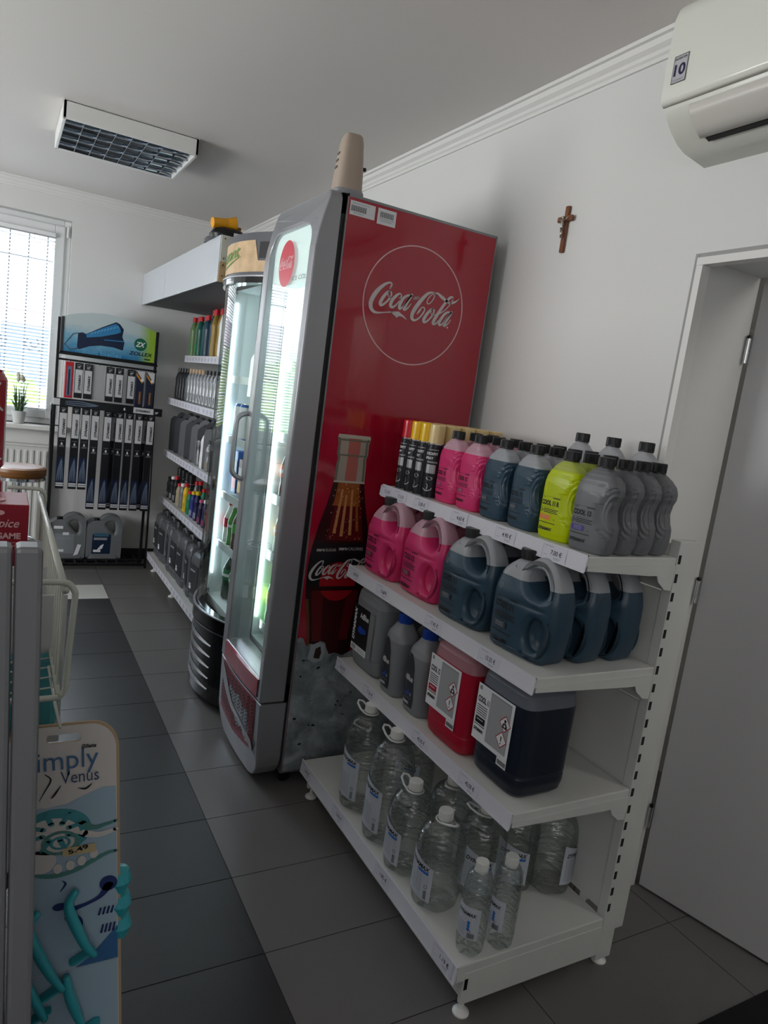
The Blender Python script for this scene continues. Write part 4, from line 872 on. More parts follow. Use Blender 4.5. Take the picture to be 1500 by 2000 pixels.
# side wrap with print
F = PY(FY0-0.003)
g = G(); g.box(FX0+0.004, FX1-0.004, FY0-0.003, FY0, 0.058, 2.075, REDP)
RIM = mat('wrap_edge_grey', '#8a8b90', 0.3, metal=0.5)
for q in ((FX0, FX0+0.004, 0.055, 2.083), (FX1-0.004, FX1, 0.055, 2.083), (FX0, FX1, 2.075, 2.083)): g.box(q[0], q[1], FY0-0.004, FY0, q[2], q[3], RIM)
g.build('side_panel', fr, True)
PW = mat('print_white', '#c9c4c4', 0.35); PWR = mat('print_pinkish_white', '#dcb4ba', 0.35)
g = G(); g.ell(F, 1.258, 1.780, 0.2025, 0.2015, PWR, 0.0006, 96, 0.004); logo(g, F, 1.258, 1.780, 0.2, PW, 0.0009)
g.ell(F, 1.405, 1.732, 0.0035, 0.0035, PWR, 0.0006, 10)
g.build('logo', fr, True, label='white script logo inside a thin white circle')
# printed bottle
g = G()
CL = [(1.030, 1.312), (1.0265, 1.295), (1.032, 1.288), (1.031, 1.243), (1.037, 1.228), (1.0335, 1.208), (1.032, 1.148), (1.020, 1.080), (0.994, 0.985), (0.983, 0.930), (0.974, 0.875), (0.971, 0.815), (0.974, 0.765), (0.979, 0.709), (0.992, 0.640), (1.002, 0.570), (1.004, 0.487)]
CXB = 1.0915
def band(z0, z1, m, a=0.0, b=1.0, h=0.0004):
    """part of the bottle silhouette between two heights and two fractions of its width"""
    zs = [z1-(z1-z0)*i/16 for i in range(17)]; v = []
    for z in zs:
        x = None
        for (xa, za), (xb, zb) in zip(CL, CL[1:]):
            if zb <= z <= za: x = xa+(xb-xa)*(za-z)/(za-zb+1e-9)
        if x is None: x = CL[0][0] if z > CL[0][1] else CL[-1][0]
        W_ = 2*(CXB-x); v += [F(x+W_*a, z, h), F(x+W_*b, z, h)]
    g.add(v, [(2*i, 2*i+2, 2*i+3, 2*i+1) for i in range(16)], m)
GLP = mat('print_glass', '#a89f93', 0.35); GLD = mat('print_glass_edge', '#6f6f62', 0.35); GLR = mat('print_glass_red', '#b5655c', 0.35)
COLA = mat('print_cola', '#2b0d0c', 0.3); AMB = mat('print_amber', '#9a541f', 0.35); AMB2 = mat('print_amber_light', '#c08a55', 0.35); MAR = mat('print_cola_red', '#5e1016', 0.3)
band(1.148, 1.312, GLP); band(1.15, 1.305, GLR, 0.34, 0.72, 0.0007); band(1.15, 1.308, GLD, 0.0, 0.08, 0.0007); band(1.15, 1.308, GLD, 0.9, 0.97, 0.0007)
for z in (1.290, 1.237): band(z, z+0.006, GLD, 0, 1, 0.0010)
band(1.300, 1.312, mat('print_lip', '#b9b7a8', 0.3), 0, 1, 0.0010)
band(0.50, 1.148, COLA); band(0.935, 1.143, MAR, 0.22, 0.88, 0.0007); band(1.06, 1.143, AMB, 0.16, 0.84, 0.0009); band(1.143, 1.150, mat('print_lip', '#b9b7a8'), 0, 1, 0.0012)
for a, b, z0, z1 in ((0.30, 0.36, 0.96, 1.12), (0.44, 0.50, 0.95, 1.10), (0.60, 0.66, 0.955, 1.12), (0.74, 0.80, 0.97, 1.11)): band(z0, z1, AMB2 if a < 0.7 else AMB, a, b, 0.0012)
band(0.56, 0.76, MAR, 0.10, 0.9, 0.0007); band(0.50, 0.74, mat('print_dark_red', '#3c0b10', 0.3), 0.30, 0.70, 0.0009); band(0.50, 0.72, mat('print_brown_edge', '#6b4424', 0.4), 0.0, 0.05, 0.0009)
LBK = mat('print_label_black', '#121317', 0.35)
band(0.765, 0.925, LBK, 0, 1, 0.0012)
g.ell(F, 1.095, 0.783, 0.072, 0.072, mat('print_label_red', '#a1121f', 0.3), 0.0015, 40)
band(0.750, 0.766, COLA, 0, 1, 0.0018)
g.text(F, 'zero', 0.997, 0.895, 0.017, PW, 0.0018, bold=0.03, width=0.033); g.text(F, 'SUGAR', 1.033, 0.895, 0.0145, PW, 0.0018, width=0.040)
g.text(F, 'zero', 1.083, 0.900, 0.018, PW, 0.0018, bold=0.03, width=0.034); g.text(F, 'CALORIES', 1.120, 0.900, 0.015, PW, 0.0018, width=0.060)
logo(g, F, 1.093, 0.825, 0.1285, PW, 0.0021, 0.06)
rr = random.Random(4)
for i in range(110):
    z = rr.uniform(0.94, 1.14); x = CXB+rr.uniform(-0.075, 0.075)*(1-(z-0.94)*1.1); s_ = rr.uniform(0.0008, 0.0022); g.ell(F, x, z, s_, s_*1.3, mat('print_droplet', '#c9a987', 0.3) if i % 3 else COLA, 0.0015, 6)
g.build('bottle_print', fr, True, label='printed cola bottle standing in ice')
# printed ice
def icemat():
    m = bpy.data.materials.new('print_ice'); m.use_nodes = True; nt = m.node_tree; p = nt.nodes['Principled BSDF']; p.inputs['Roughness'].default_value = 0.3
    t = nt.nodes.new('ShaderNodeTexCoord'); n = nt.nodes.new('ShaderNodeTexNoise'); n.inputs['Scale'].default_value = 13; n.inputs['Detail'].default_value = 9; n.inputs['Roughness'].default_value = 0.6; n.inputs['Distortion'].default_value = 0.5
    r = nt.nodes.new('ShaderNodeValToRGB'); e = r.color_ramp.elements; e[0].position = 0.30; e[0].color = (*rgb('#23282c'), 1); e[1].position = 0.72; e[1].color = (*rgb('#b4bac0'), 1)
    q = e.new(0.38); q.color = (*rgb('#70797d'), 1); q = e.new(0.55); q.color = (*rgb('#8f979c'), 1)
    nt.links.new(t.outputs['Object'], n.inputs['Vector']); nt.links.new(n.outputs[0], r.inputs[0]); nt.links.new(r.outputs[0], p.inputs['Base Color']); return m
ICE = icemat()
g = G(); edge = [(0.965, 0.572), (0.975, 0.578), (0.988, 0.572), (0.996, 0.555), (1.004, 0.54), (1.016, 0.552), (1.034, 0.548), (1.055, 0.560), (1.075, 0.553), (1.083, 0.53), (1.095, 0.508), (1.12, 0.512), (1.15, 0.50), (1.19, 0.52), (1.24, 0.505), (1.30, 0.53), (1.36, 0.51), (1.43, 0.53), (1.50, 0.515), (1.561, 0.53)]
g.poly(F, [(0.965, 0.06)]+edge+[(1.561, 0.06)], ICE, 0.0022)
IL = mat('print_ice_light', '#aab0b6', 0.3); ID = mat('print_ice_dark', '#2f2522', 0.3)
g.poly(F, [(1.012, 0.495), (1.02, 0.545), (1.045, 0.555), (1.072, 0.548), (1.078, 0.515), (1.07, 0.485), (1.04, 0.478)], IL, 0.0025); g.poly(F, [(1.035, 0.497), (1.040, 0.532), (1.058, 0.540), (1.064, 0.515), (1.058, 0.492)], ID, 0.0028)
for i in range(26):
    x = rr.uniform(0.98, 1.25); z = rr.uniform(0.10, 0.50); s_ = rr.uniform(0.002, 0.007); g.poly(F, [(x+s_*rr.uniform(.5, 1.4)*math.cos(a*1.05), z+s_*rr.uniform(.4, 1.0)*math.sin(a*1.05)) for a in range(6)], DARK, 0.0025)
g.build('ice_print', fr, True)
# stickers
F2 = PY(FY0-0.0035); g = G(); g.rect(F2, 0.970, 2.022, 1.062, 2.066, PAPER, 0.0008)
for i in range(20): g.rect(F2, 0.975+i*0.0028, 2.034, 0.9768+i*0.0028-(0.0007 if i % 3 else 0), 2.052, INK, 0.0012)
g.rect(F2, 0.978, 2.058, 1.04, 2.0595, GREYINK, 0.0012); g.rect(F2, 0.985, 2.028, 1.02, 2.0295, GREYINK, 0.0012)
g.build('sticker', fr, True)
g = G(); g.rect(F2, 1.072, 2.016, 1.142, 2.066, PAPER, 0.0008)
for i in range(15): g.rect(F2, 1.082+i*0.0034, 2.038, 1.084+i*0.0034-(0.0008 if i % 2 else 0), 2.056, INK, 0.0012)
g.rect(F2, 1.078, 2.032, 1.135, 2.0335, GREYINK, 0.0012); g.rect(F2, 1.084, 2.026, 1.128, 2.0275, GREYINK, 0.0012)
g.build('sticker', fr, True)
g = G(); g.box(0.944, 0.961, FY0+0.003, FY1-0.003, 0.33, 2.08, DARK); 
gk = G()
for q in ((FY0+0.003, FY0+0.03), (FY1-0.03, FY1-0.003)): gk.box(0.944, 0.961, q[0], q[1], 0.33, 2.083, DARK)
gk.box(0.944, 0.961, FY0+0.003, FY1-0.003, 2.02, 2.083, DARK); gk.box(0.944, 0.961, FY0+0.003, FY1-0.003, 0.33, 0.40, DARK); gk.build('gasket', fr, True)
# door: silver frame with rounded opening
SD = mat('door_silver', '#9c9da2', 0.32, metal=0.45)
GY0, GY1, GZ0, GZ1 = 2.240, 2.632, 0.415, 1.985
bm = slab([rrect(FY0-0.001, 0.335, FY1-0.004, 2.088, [0.004, 0.004, 0.03, 0.03]), rrect(GY0, GZ0, GY1, GZ1, [0.004, 0.004, 0.075, 0.075], 8)[::-1]], 0.08, 0.006, 2)
for z in (1.90, 1.95, 2.0, 2.05): bmesh.ops.bisect_plane(bm, geom=bm.verts[:]+bm.edges[:]+bm.faces[:], plane_co=(0, z, 0), plane_no=(0, 1, 0))
bmesh.ops.recalc_face_normals(bm, faces=bm.faces)
def doorx(y, z, w_):
    x = 0.905-w_
    bow = 0.012*(1-((y-2.45)/0.25)**2)
    if w_ > 0:
        x -= bow
        if z > 1.88: x += min(0.045, ((z-1.88)/0.21)**1.6*0.042)
        if z < 0.6: x -= (0.6-z)*0.05
    return x
bm.verts.index_update(); g = G(); g.add([(doorx(v.co.x, v.co.y, v.co.z), v.co.x, v.co.y) for v in bm.verts], [[v.index for v in f.verts] for f in bm.faces], SD); bm.free()
dr = g.build('door', fr, True)
g = G(); g.box(0.874, 0.878, GY0-0.01, GY1+0.01, GZ0-0.01, GZ1+0.01, GLASS); o = g.build('glass', dr); o.data.transform(Matrix.Translation(-fr.location))
g = G(); pts = [(0.868, 2.672, 1.325), (0.842, 2.676, 1.322), (0.818, 2.676, 1.305), (0.812, 2.676, 1.27), (0.812, 2.676, 1.12), (0.818, 2.676, 1.088), (0.842, 2.676, 1.070), (0.868, 2.672, 1.066)]
g.tube([tuple(p) for p in smooth_path(pts, 4)], 0.010, SILVER, 10); o = g.build('handle', dr); o.data.transform(Matrix.Translation(-fr.location))
# backlit header behind the glass, with red disc and lettering
HB = mat('header_backlit', (0.78, 0.86, 0.85), 0.5, em=0.35); HF = PX(0.884, 2.66, 0.0)
g = G(); g.box(0.885, 0.93, GY0-0.005, GY1+0.005, 1.80, 2.0, HB); g.build('light_header', fr, True)
g = G(); g.text(HF, 'ICE COLD', 0.235, 1.812, 0.022, GREYINK, 0.001, width=0.16)
FG = PX(0.8725, 2.465, 1.872)
g.ell(FG, 0, 0, 0.075, 0.080, mat('disc_red', '#c9364a', 0.3), 0.0006, 40); logo(g, FG, 0, 0, 0.075, mat('disc_lettering', '#e9b9bd', 0.3), 0.0010); o = g.build('door_sticker', dr, label='red disc sticker with white script on the glass'); o.data.transform(Matrix.Translation(-fr.location))
# red band + perforated kick panel
RB = mat('band_red', '#9c2238', 0.3, coat=0.3); RPG = mat('kick_red', '#8c2a3a', 0.45)
g = G(); 
for i in range(8):
    ya = 2.232+i*0.0505; xb = lambda y: doorx(y, 0.37, 0.04)-0.003
    g.prism([(0, 0.348), (0, 0.412)], lambda u, v: (xb(ya), ya, v), lambda u, v: (xb(ya+0.0505), ya+0.0505, v), RB) if 0 else g.add([(xb(ya), ya, 0.345), (xb(ya+0.0505), ya+0.0505, 0.345), (xb(ya+0.0505), ya+0.0505, 0.412), (xb(ya), ya, 0.412), (0.90, ya, 0.345), (0.90, ya+0.0505, 0.345), (0.90, ya+0.0505, 0.412), (0.90, ya, 0.412)], [(0, 3, 2, 1), (3, 7, 6, 2), (0, 1, 5, 4)], RB)
o = g.build('band', dr); o.data.transform(Matrix.Translation(-fr.location))
kp = G(); bm = slab([rrect(FY0-0.002, 0.022, FY1-0.002, 0.330, [0.10, 0.10, 0.0, 0.0], 8)], 0.10, 0.006, 2); bmesh.ops.recalc_face_normals(bm, faces=bm.faces)
for y in (2.3, 2.4, 2.5, 2.6): bmesh.ops.bisect_plane(bm, geom=bm.verts[:]+bm.edges[:]+bm.faces[:], plane_co=(y, 0, 0), plane_no=(1, 0, 0))
def kx(y, z, w_): return 0.905-w_-(0.014*(1-((y-2.45)/0.25)**2)-(0.0 if z > 0.16 else (0.16-z)*0.16) if w_ > 0 else 0)
bm.verts.index_update(); kp.add([(kx(v.co.x, v.co.y, v.co.z), v.co.x, v.co.y) for v in bm.verts], [[v.index for v in f.verts] for f in bm.faces], SD); bm.free()
kp.build('kick_panel', fr, True)
def KF(u, v, h): y = 2.655-u; return (kx(y, v, 0.05)-h-0.001, y, v)
g = G(); n = 10
for i in range(n):
    u0 = 0.02+i*0.0395; u1 = u0+0.0395
    lo = 0.13+(0.10-0.0)*0; g.add([KF(u0, 0.115+0.02*abs(i-4.5)/4.5, 0.0006), KF(u1, 0.115+0.02*abs(i+1-5)/5, 0.0006), KF(u1, 0.333, 0.0006), KF(u0, 0.333, 0.0006)], [(0, 1, 2, 3)], RPG)
def wave(u): return 0.285-0.085*(1/(1+math.exp(-(u-0.12)*26)))-0.05*(1/(1+math.exp(-(u-0.36)*30)))
for i in range(34):
    for j in range(13):
        u = 0.027+i*0.0113+(0.0 if (i % 4) else 0.0); v = 0.140+j*0.0142+(0.0045 if i % 2 else 0)
        if i % 4 == 3 or abs(v-wave(u)) < (0.030 if u < 0.15 else 0.017) or v < 0.14+0.03*(1-min(u, 0.42-u)*6 if min(u, 0.42-u) < 0.16 else 0): continue
        g.rect(KF, u, v, u+0.0085, v+0.0075, DARK, 0.0010)
g.build('perforated_grille', fr, True)
g = G(); g.stroke(KF, [(0.022, wave(0.02)+0.012, 0.052), (0.08, wave(0.08), 0.050), (0.14, wave(0.14), 0.036), (0.20, wave(0.2)-0.002, 0.024), (0.28, wave(0.28), 0.018), (0.34, wave(0.34), 0.020), (0.40, wave(0.40), 0.030), (0.41, wave(0.41)-0.01, 0.030)], SD, 0.0016); g.build('ribbon', fr, True)
for x, y in ((0.99, 2.24), (0.99, 2.66), (1.52, 2.24), (1.52, 2.66)):
    g = G(); g.cyl((x, y-0.012, 0.026), (x, y+0.012, 0.026), 0.026, seg=16, m=DARK); g.build('caster', fr, True)
# wire shelves + led strips
WR = mat('wire_white', '#e3ebea', 0.35)
shz = (0.47, 0.77, 1.0, 1.25, 1.53)
for z in shz:
    g = G(); g.box(0.985, 0.992, GY0+0.005, iy1-0.018, z-0.022, z+0.018, mat('shelf_strip', '#c3cfd0', 0.2)); 
    for i in range(22): y = GY0+0.008+i*0.019; g.cyl((0.99, y, z), (1.49, y, z), 0.0022, seg=6, m=WR)
    for x in (1.0, 1.25, 1.48): g.cyl((x, GY0, z-0.003), (x, iy1-0.018, z-0.003), 0.003, seg=6, m=WR)
    g.build('wire_shelf', fr, True)
for yy in (iy0+0.022, iy1-0.026):
    g = G(); g.box(0.968, 0.974, yy, yy+0.006, 0.50, 1.78, LEDM); g.build('led_strip', fr, True, label='glowing white led strip')
for yy, tx in ((FY0+0.05, 2.55), (FY1-0.055, 2.35)):
    L = area('fridge_led_light', (0.985, yy, 1.18), (1.5, tx, 1.18), 0.03, 1.45, 0.40, (0.86, 0.98, 0.97)); L.data.spread = 1.9
area('fridge_fill_light', (1.12, 2.45, 1.975), (1.12, 2.45, 0), 0.25, 0.30, 1.5, (0.88, 0.98, 0.97))  # unseen fill added to even out the light inside the cabinet
# bottles inside the cola fridge
def sbottle(name, r, H, body, capm, labm, label, cat='bottle', band2=None):
    root = thing(name, label, cat)
    g = G(); g.lathe([(r*.8, 0), (r, .006), (r, H*.20), (r*.93, H*.30), (r, H*.42), (r, H*.60), (r*.8, H*.72), (r*.45, H*.86), (r*.4, H*.9), (r*.4, H*.94)], (0, 0, 0), body, 20); g.build('body', root)
    g = G(); g.cyl((0, 0, H*.93), (0, 0, H), r*.46, seg=16, m=capm); g.build('cap', root)
    if labm: g = G(); g.lathe([(r*1.015, H*.40), (r*1.015, H*.62)], (0, 0, 0), labm, 20); (g.lathe([(r*1.02, H*.47), (r*1.02, H*.53)], (0, 0, 0), band2, 20) if band2 else 0); g.build('label', root)
    return root
def can(name, r, H, m, label, cat='can', m2=None):
    root = thing(name, label, cat); g = G(); g.lathe([(r*.8, 0), (r, .008), (r, H-.012), (r*.84, H-.002)], (0, 0, 0), m, 24, (lambda z: m2 if (m2 and H*.3 < z < H*.6) else m)); g.build('body', root)
    g = G(); g.lathe([(r*.84, H-.002), (r*.86, H), (r*.80, H), (r*.78, H-.005), (.0001, H-.005)], (0, 0, 0), CHROME, 24); g.build('lid', root); return root
ORG = mat('orange_drink', '#d9621b', 0.3); CLR = soft('pale_bottle', '#cfd6cf', 0.2, 0.5); GRN = mat('green_drink', '#3f8f2e', 0.3); LIME = mat('lime_label', '#c6df2a', 0.35); COLB = mat('cola_bottle', '#1d0f0d', 0.15)
REDL = mat('label_red', '#c01a2c', 0.4); BLUL = mat('label_blue_pack', '#1f5fb0', 0.4); DGR = mat('dark_green_bottle', '#0e3b2a', 0.15); DGL = mat('green_label', '#1e7a46', 0.4); YEL2 = mat('label_yellow', '#e0b81e', 0.4)
t = sbottle('drink_bottle', 0.031, 0.225, COLB, ORG, ORG, 'x', 'drink bottle', PAPER)
SP = [(1.024, 2.616), (1.024, 2.550), (1.095, 2.600), (1.165, 2.600)]
for i in range(3): place(t, i == 0, (*SP[i], 1.003), 0, 'dark bottle with orange label halfway up the cola fridge, %s' % ['close to its handle side', 'second along the glass', 'behind the first'][i], 'bottles with orange labels in the cola fridge')
t = sbottle('drink_bottle', 0.030, 0.20, CLR, ORG, mat('gold_label', '#c98a2b', 0.4), 'x', 'drink bottle', PAPER)
for i in range(3): place(t, i == 0, (*SP[i], 0.773), 0, 'pale bottle with golden label low down in the cola fridge, %s' % ['close to its handle side', 'second along the glass', 'behind the first'][i], 'bottles with golden labels in the cola fridge')
t = sbottle('drink_bottle', 0.032, 0.235, GRN, LIME, LIME, 'x', 'drink bottle')
for i in range(3): place(t, i == 0, (*SP[i], 0.473), 0, 'green bottle with lime label at the bottom of the cola fridge, %s' % ['close to its handle side', 'second along the glass', 'behind the first'][i], 'lime labelled bottles in the cola fridge')
# ================================================================ beige housing on top
bh = thing('beige_housing', 'tapered beige plastic device standing upright on top of the cola fridge', 'device', (0.985, 2.27, 2.086))
BG = mat('beige_plastic', '#a8988a', 0.5)
g = G(); v = []
lev = [(2.102, .050, .052), (2.15, .047, .050), (2.20, .043, .046), (2.25, .038, .041), (2.272, .034, .037), (2.280, .028, .031)]
loft(g, [(z-2.086, a, a*0.9, b) for z, a, b in lev], BG, 40, 0.006, 3.5)
for k in range(3): g.box(-0.0475+k*0.002, -0.036, -0.012, 0.012, 0.085+k*0.022, 0.091+k*0.022, mat('slot_brown', '#5f5148', 0.6))
b = g.build('housing', bh)
g = G(); loft(g, [(0, .054, .050, .056), (0.012, .055, .051, .057), (0.018, .052, .048, .054)], mat('grey_base', '#8d8f94', 0.4), 40, 0.004, 3.5); g.build('base', bh)
g = G(); g.cyl((0.036, -0.02, 0.095), (0.050, -0.022, 0.095), 0.006, seg=10, m=DARK); g.build('knob', bh)
bh.rotation_euler = (0, 0, -0.15)
# ================================================================ BLACK CURVED FRIDGE
f2 = thing('drinks_fridge', 'black fridge with curved glass door and wood-look header, farther of the two fridges', 'fridge', (1.2, 3.06, 0))
YA, YC = 2.765, 3.365
def fx(y): return 0.835+1.05*(y-3.05)**2
ys = [YA+(YC-YA)*i/20 for i in range(21)]
BLKG = mat('black_gloss', '#0b0c10', 0.12, coat=0.5)
def curved(g, z0, z1, m, off=0.0, th=0.02, ya=YA, yc=YC, zt=None):
    yy = [ya+(yc-ya)*i/20 for i in range(21)]
    poly = [(fx(y)+off, y) for y in yy]+[(fx(y)+off+th, y) for y in yy[::-1]]
    g.prism(poly, lambda u, v: (u, v, z0), lambda u, v: (u, v, z1), m)
g = G(); B0 = 0.945
g.box(B0, 1.50, YA, YA+0.025, 0.03, 2.03, BLKG); g.box(B0, 1.50, YC-0.025, YC, 0.03, 2.03, BLKG); g.box(1.475, 1.50, YA, YC, 0.03, 2.03, BLKG); g.box(B0-0.03, 1.50, YA, YC, 2.00, 2.035, mat('top_grey', '#5c5d62', 0.5)); g.box(B0, 1.5, YA, YC, 0.03, 0.36, BLKG); g.build('cabinet', f2, True)
g = G(); g.box(B0, 1.474, YA+0.026, YA+0.04, 0.361, 1.999, INW); g.box(B0, 1.474, YC-0.04, YC-0.026, 0.361, 1.999, INW); g.box(1.45, 1.474, YA+0.04, YC-0.04, 0.361, 1.999, INW); g.box(B0, 1.45, YA+0.04, YC-0.04, 0.361, 0.40, INW); g.box(B0, 1.45, YA+0.04, YC-0.04, 1.85, 1.87, INW); g.build('liner', f2, True)
g = G(); curved(g, 1.865, 2.035, mat('header_grey', '#55565c', 0.4), 0.0, 0.11); g.build('header', f2, True)
WDM = mat('pale_wood', '#c9ab85', 0.45, var=0.16, vscale=24)
def CF(u, v, h): y = 3.345-u; return (fx(y)-h-0.001, y, v)
g = G(); n = 24; v = []
for i in range(n+1):
    u = 0.0+0.585*i/n; zt = 2.005 if u < 0.34 else 2.005; zb = 1.882
    if u > 0.49: zt = 1.925
    v += [CF(u, zb, 0.001), CF(u, zt-0.02*max(0, 1-u/0.06), 0.001)]
g.add(v, [(2*i, 2*i+2, 2*i+3, 2*i+1) for i in range(n)], WDM); g.build('wood_fascia', f2, True)
GS = mat('script_green', '#5f8f3f', 0.5); g = G()
g.text(CF, 'Bezant', 0.155, 1.922, 0.070, GS, 0.003, bold=0.01, shear=0.3, rot=0.10, width=0.24)
g.stroke(CF, [(0.055, 1.905, 0.002), (0.15, 1.904, 0.006), (0.28, 1.917, 0.007), (0.40, 1.945, 0.002)], GS, 0.003); g.stroke(CF, [(0.08, 1.895, 0.002), (0.14, 1.899, 0.004), (0.20, 1.910, 0.002)], GS, 0.003); g.build('script', f2, True, label='green script lettering')
g = G(); curved(g, 1.935, 1.997, DARK, -0.004, 0.01, 2.772, 2.828); g.build('display', f2, True)
g = G()
curved(g, 1.838, 1.866, BLKG, -0.008, 0.05); curved(g, 0.362, 0.42, BLKG, -0.008, 0.05); curved(g, 0.42, 1.838, BLKG, -0.004, 0.035, YC-0.035, YC); curved(g, 0.42, 1.838, BLKG, -0.004, 0.035, YA, YA+0.035)
d2 = g.build('door', f2, True)
g = G(); curved(g, 1.862, 1.868, SILVER, -0.011, 0.01); curved(g, 0.418, 0.423, SILVER, -0.011, 0.01); curved(g, 0.352, 0.358, CHROME, -0.008, 0.01); curved(g, 0.44, 1.83, CHROME, -0.010, 0.006, YC-0.006, YC); o = g.build('chrome_trim', d2); o.data.transform(Matrix.Translation(-f2.location))
g = G(); poly = [(fx(y)+0.004, y) for y in ys]
g.add([(x, y, 0.42) for x, y in poly]+[(x, y, 1.84) for x, y in poly], [(i, i+1, 22+i, 21+i) for i in range(20)], GLASS, True); o = g.build('glass', d2); o.data.transform(Matrix.Translation(-f2.location))
g = G(); curved(g, 0.035, 0.352, BLKG, 0.0, 0.10); g.build('kick_panel', f2, True)
LV = mat('louvre_silver', '#b9bcc2', 0.25, metal=0.8)
for j in range(5):
    g = G(); z = 0.085+j*0.050; v = []
    for i in range(13):
        u = 0.10+0.36*i/12; t_ = 0.013*math.sin(PI*min(1, (i+0.6)/12.6))+0.002
        v += [CF(u, z-t_*0.2+0.012*(1-i/12), 0.006), CF(u, z+t_+0.012*(1-i/12), 0.001)]
    g.add(v, [(2*i, 2*i+2, 2*i+3, 2*i+1) for i in range(12)], LV, True); g.build('louvre', f2, True)
for z in (0.66, 0.90, 1.17, 1.45):
    g = G(); g.box(0.965, 0.972, YA+0.045, YC-0.045, z-0.018, z+0.016, mat('shelf_strip', '#c3cfd0'))
    for i in range(20): y = YA+0.05+i*0.0262; g.cyl((0.97, y, z), (1.44, y, z), 0.0022, seg=6, m=WR)
    g.build('wire_shelf', f2, True)
g = G(); g.box(0.955, 0.962, YC-0.052, YC-0.044, 0.50, 1.80, mat('led_light_soft', (0.75, 0.9, 1.0), 0.5, em=2.5)); g.build('led_strip', f2, True, label='glowing cool led strip')
area('fridge_led_light', (0.975, YC-0.065, 1.15), (1.4, YA+0.1, 1.15), 0.03, 1.3, 0.45, (0.80, 0.93, 1.0)); area('fridge_led_light', (0.975, YA+0.065, 1.15), (1.4, YC-0.1, 1.15), 0.03, 1.3, 0.45, (0.80, 0.93, 1.0))
t = sbottle('drink_bottle', 0.045, 0.235, DGR, DGL, DGL, 'x', 'drink bottle', PAPER)
for i, (x, y) in enumerate(((1.03, 3.22), (1.03, 3.11), (1.03, 3.00), (1.14, 3.22))): place(t, i == 0, (x, y, 0.402), 0.0, 'dark green bottle at the bottom of the black fridge, %s from its left side' % ORD[i] if i < 3 else 'large dark green bottle in the second row of the black fridge', 'dark green bottles in the black fridge')
t = sbottle('drink_bottle', 0.03, 0.20, GRN, WHITEP, GRN, 'green bottle on the lower shelf of the black fridge', 'drink bottle', PAPER); t.location = (1.01, 3.20, 0.665)
t = sbottle('drink_bottle', 0.03, 0.20, CLR, REDL, REDL, 'pale bottle with red label at the left end of the lower shelf of the black fridge', 'drink bottle'); t.location = (1.01, 3.27, 0.665)
t = sbottle('drink_bottle', 0.03, 0.20, mat('brown_drink', '#4d2a1c', 0.2), GRN, GRN, 'brown bottle on the lower shelf of the black fridge', 'drink bottle'); t.location = (1.01, 3.13, 0.665)
t = can('drink_can', 0.03, 0.165, BLUL, 'x', 'drink can', PAPER)
for i, (x, y, z) in enumerate(((1.01, 3.27, 1.175), (1.01, 3.19, 1.175))): place(t, i == 0, (x, y, z), 0, 'blue and white can on the upper shelf of the black fridge, %s from its left side' % ORD[i], 'blue cans in the black fridge')
def pack(name, sx_, sy_, sz_, cols, label, cat):
    root = thing(name, label, cat); g = G(); g.box(-sx_/2, sx_/2, -sy_/2, sy_/2, 0, sz_, cols[0], 0.003); g.build('carton', root)
    g = G(); FN = PX(-sx_/2, 0, 0); k = len(cols)
    for i in range(1, k): g.rect(FN, -sy_*0.42, sz_*(0.1+0.8*(i-1)/(k-1)), sy_*0.42, sz_*(0.1+0.8*(i-0.3)/(k-1)), cols[i], 0.0008)
    g.build('print', root); return root
pk = pack('snack_pack', 0.04, 0.10, 0.20, [mat('pack_dark', '#2b2a28', 0.4), mat('pack_orange', '#c9792b', 0.4), mat('pack_bread', '#b9a68c', 0.5), REDL], 'dark snack pack with orange and beige picture in the black fridge', 'pack'); pk.location = (1.02, 3.00, 1.455)
pk = pack('drink_carton', 0.05, 0.07, 0.20, [BLUL, REDL, PAPER], 'blue and red carton on the middle shelf of the black fridge', 'carton'); pk.location = (1.02, 3.23, 0.92)
pk = pack('drink_carton', 0.05, 0.06, 0.17, [mat('carton_brown', '#6b3a30', 0.4), YEL2, PAPER], 'brown and yellow carton beside the blue and red one', 'carton'); pk.location = (1.02, 3.14, 0.92)
pk = pack('drink_carton', 0.05, 0.10, 0.21, [DGL, PAPER, DGL], 'green carton on the upper shelf of the black fridge', 'carton'); pk.location = (1.02, 3.05, 1.175)
# ================================================================ CANOPY + FAR SHELF UNIT
cn = thing('light_canopy', 'glossy white light box canopy projecting above the far shelf unit', 'canopy', (1.25, 4.42, 1.9))
CG = mat('canopy_gloss', '#c6ccd4', 0.1, coat=0.4); CDK = mat('canopy_inside', '#55565a', 0.6)
CY0, CY1 = 3.43, YB-0.003
g = G(); g.box(0.880, 0.888, CY0, 4.685, 1.893, 2.105, CG); g.box(0.880, 0.888, 4.69, CY1, 1.893, 2.105, CG); g.build('fascia', cn, True)
g = G(); g.box(0.889, XW-0.001, CY0, CY1, 2.085, 2.10, CDK); g.box(0.889, XW-0.001, CY0+0.01, CY1, 1.90, 1.906, CDK); g.build('board', cn, True)
g = G(); g.box(0.885, 0.985, CY0-0.006, CY0, 1.985, 2.105, mat('canopy_end', '#c9cabf', 0.5)); g.box(0.885, 0.93, CY0-0.004, CY0+0.004, 1.893, 1.985, mat('canopy_batten', '#b99f77', 0.6)); g.box(0.986, XW-0.001, CY0-0.003, CY0+0.003, 1.90, 2.105, mat('canopy_end', '#c9cabf'))
for x, z in ((0.90, 2.09), (0.90, 2.0), (0.97, 2.09), (0.97, 2.0), (0.90, 1.97), (0.90, 1.92)): g.cyl((x, CY0-0.009, z), (x, CY0-0.005, z), 0.003, seg=8, m=DARK)
g.build('end_panel', cn, True)
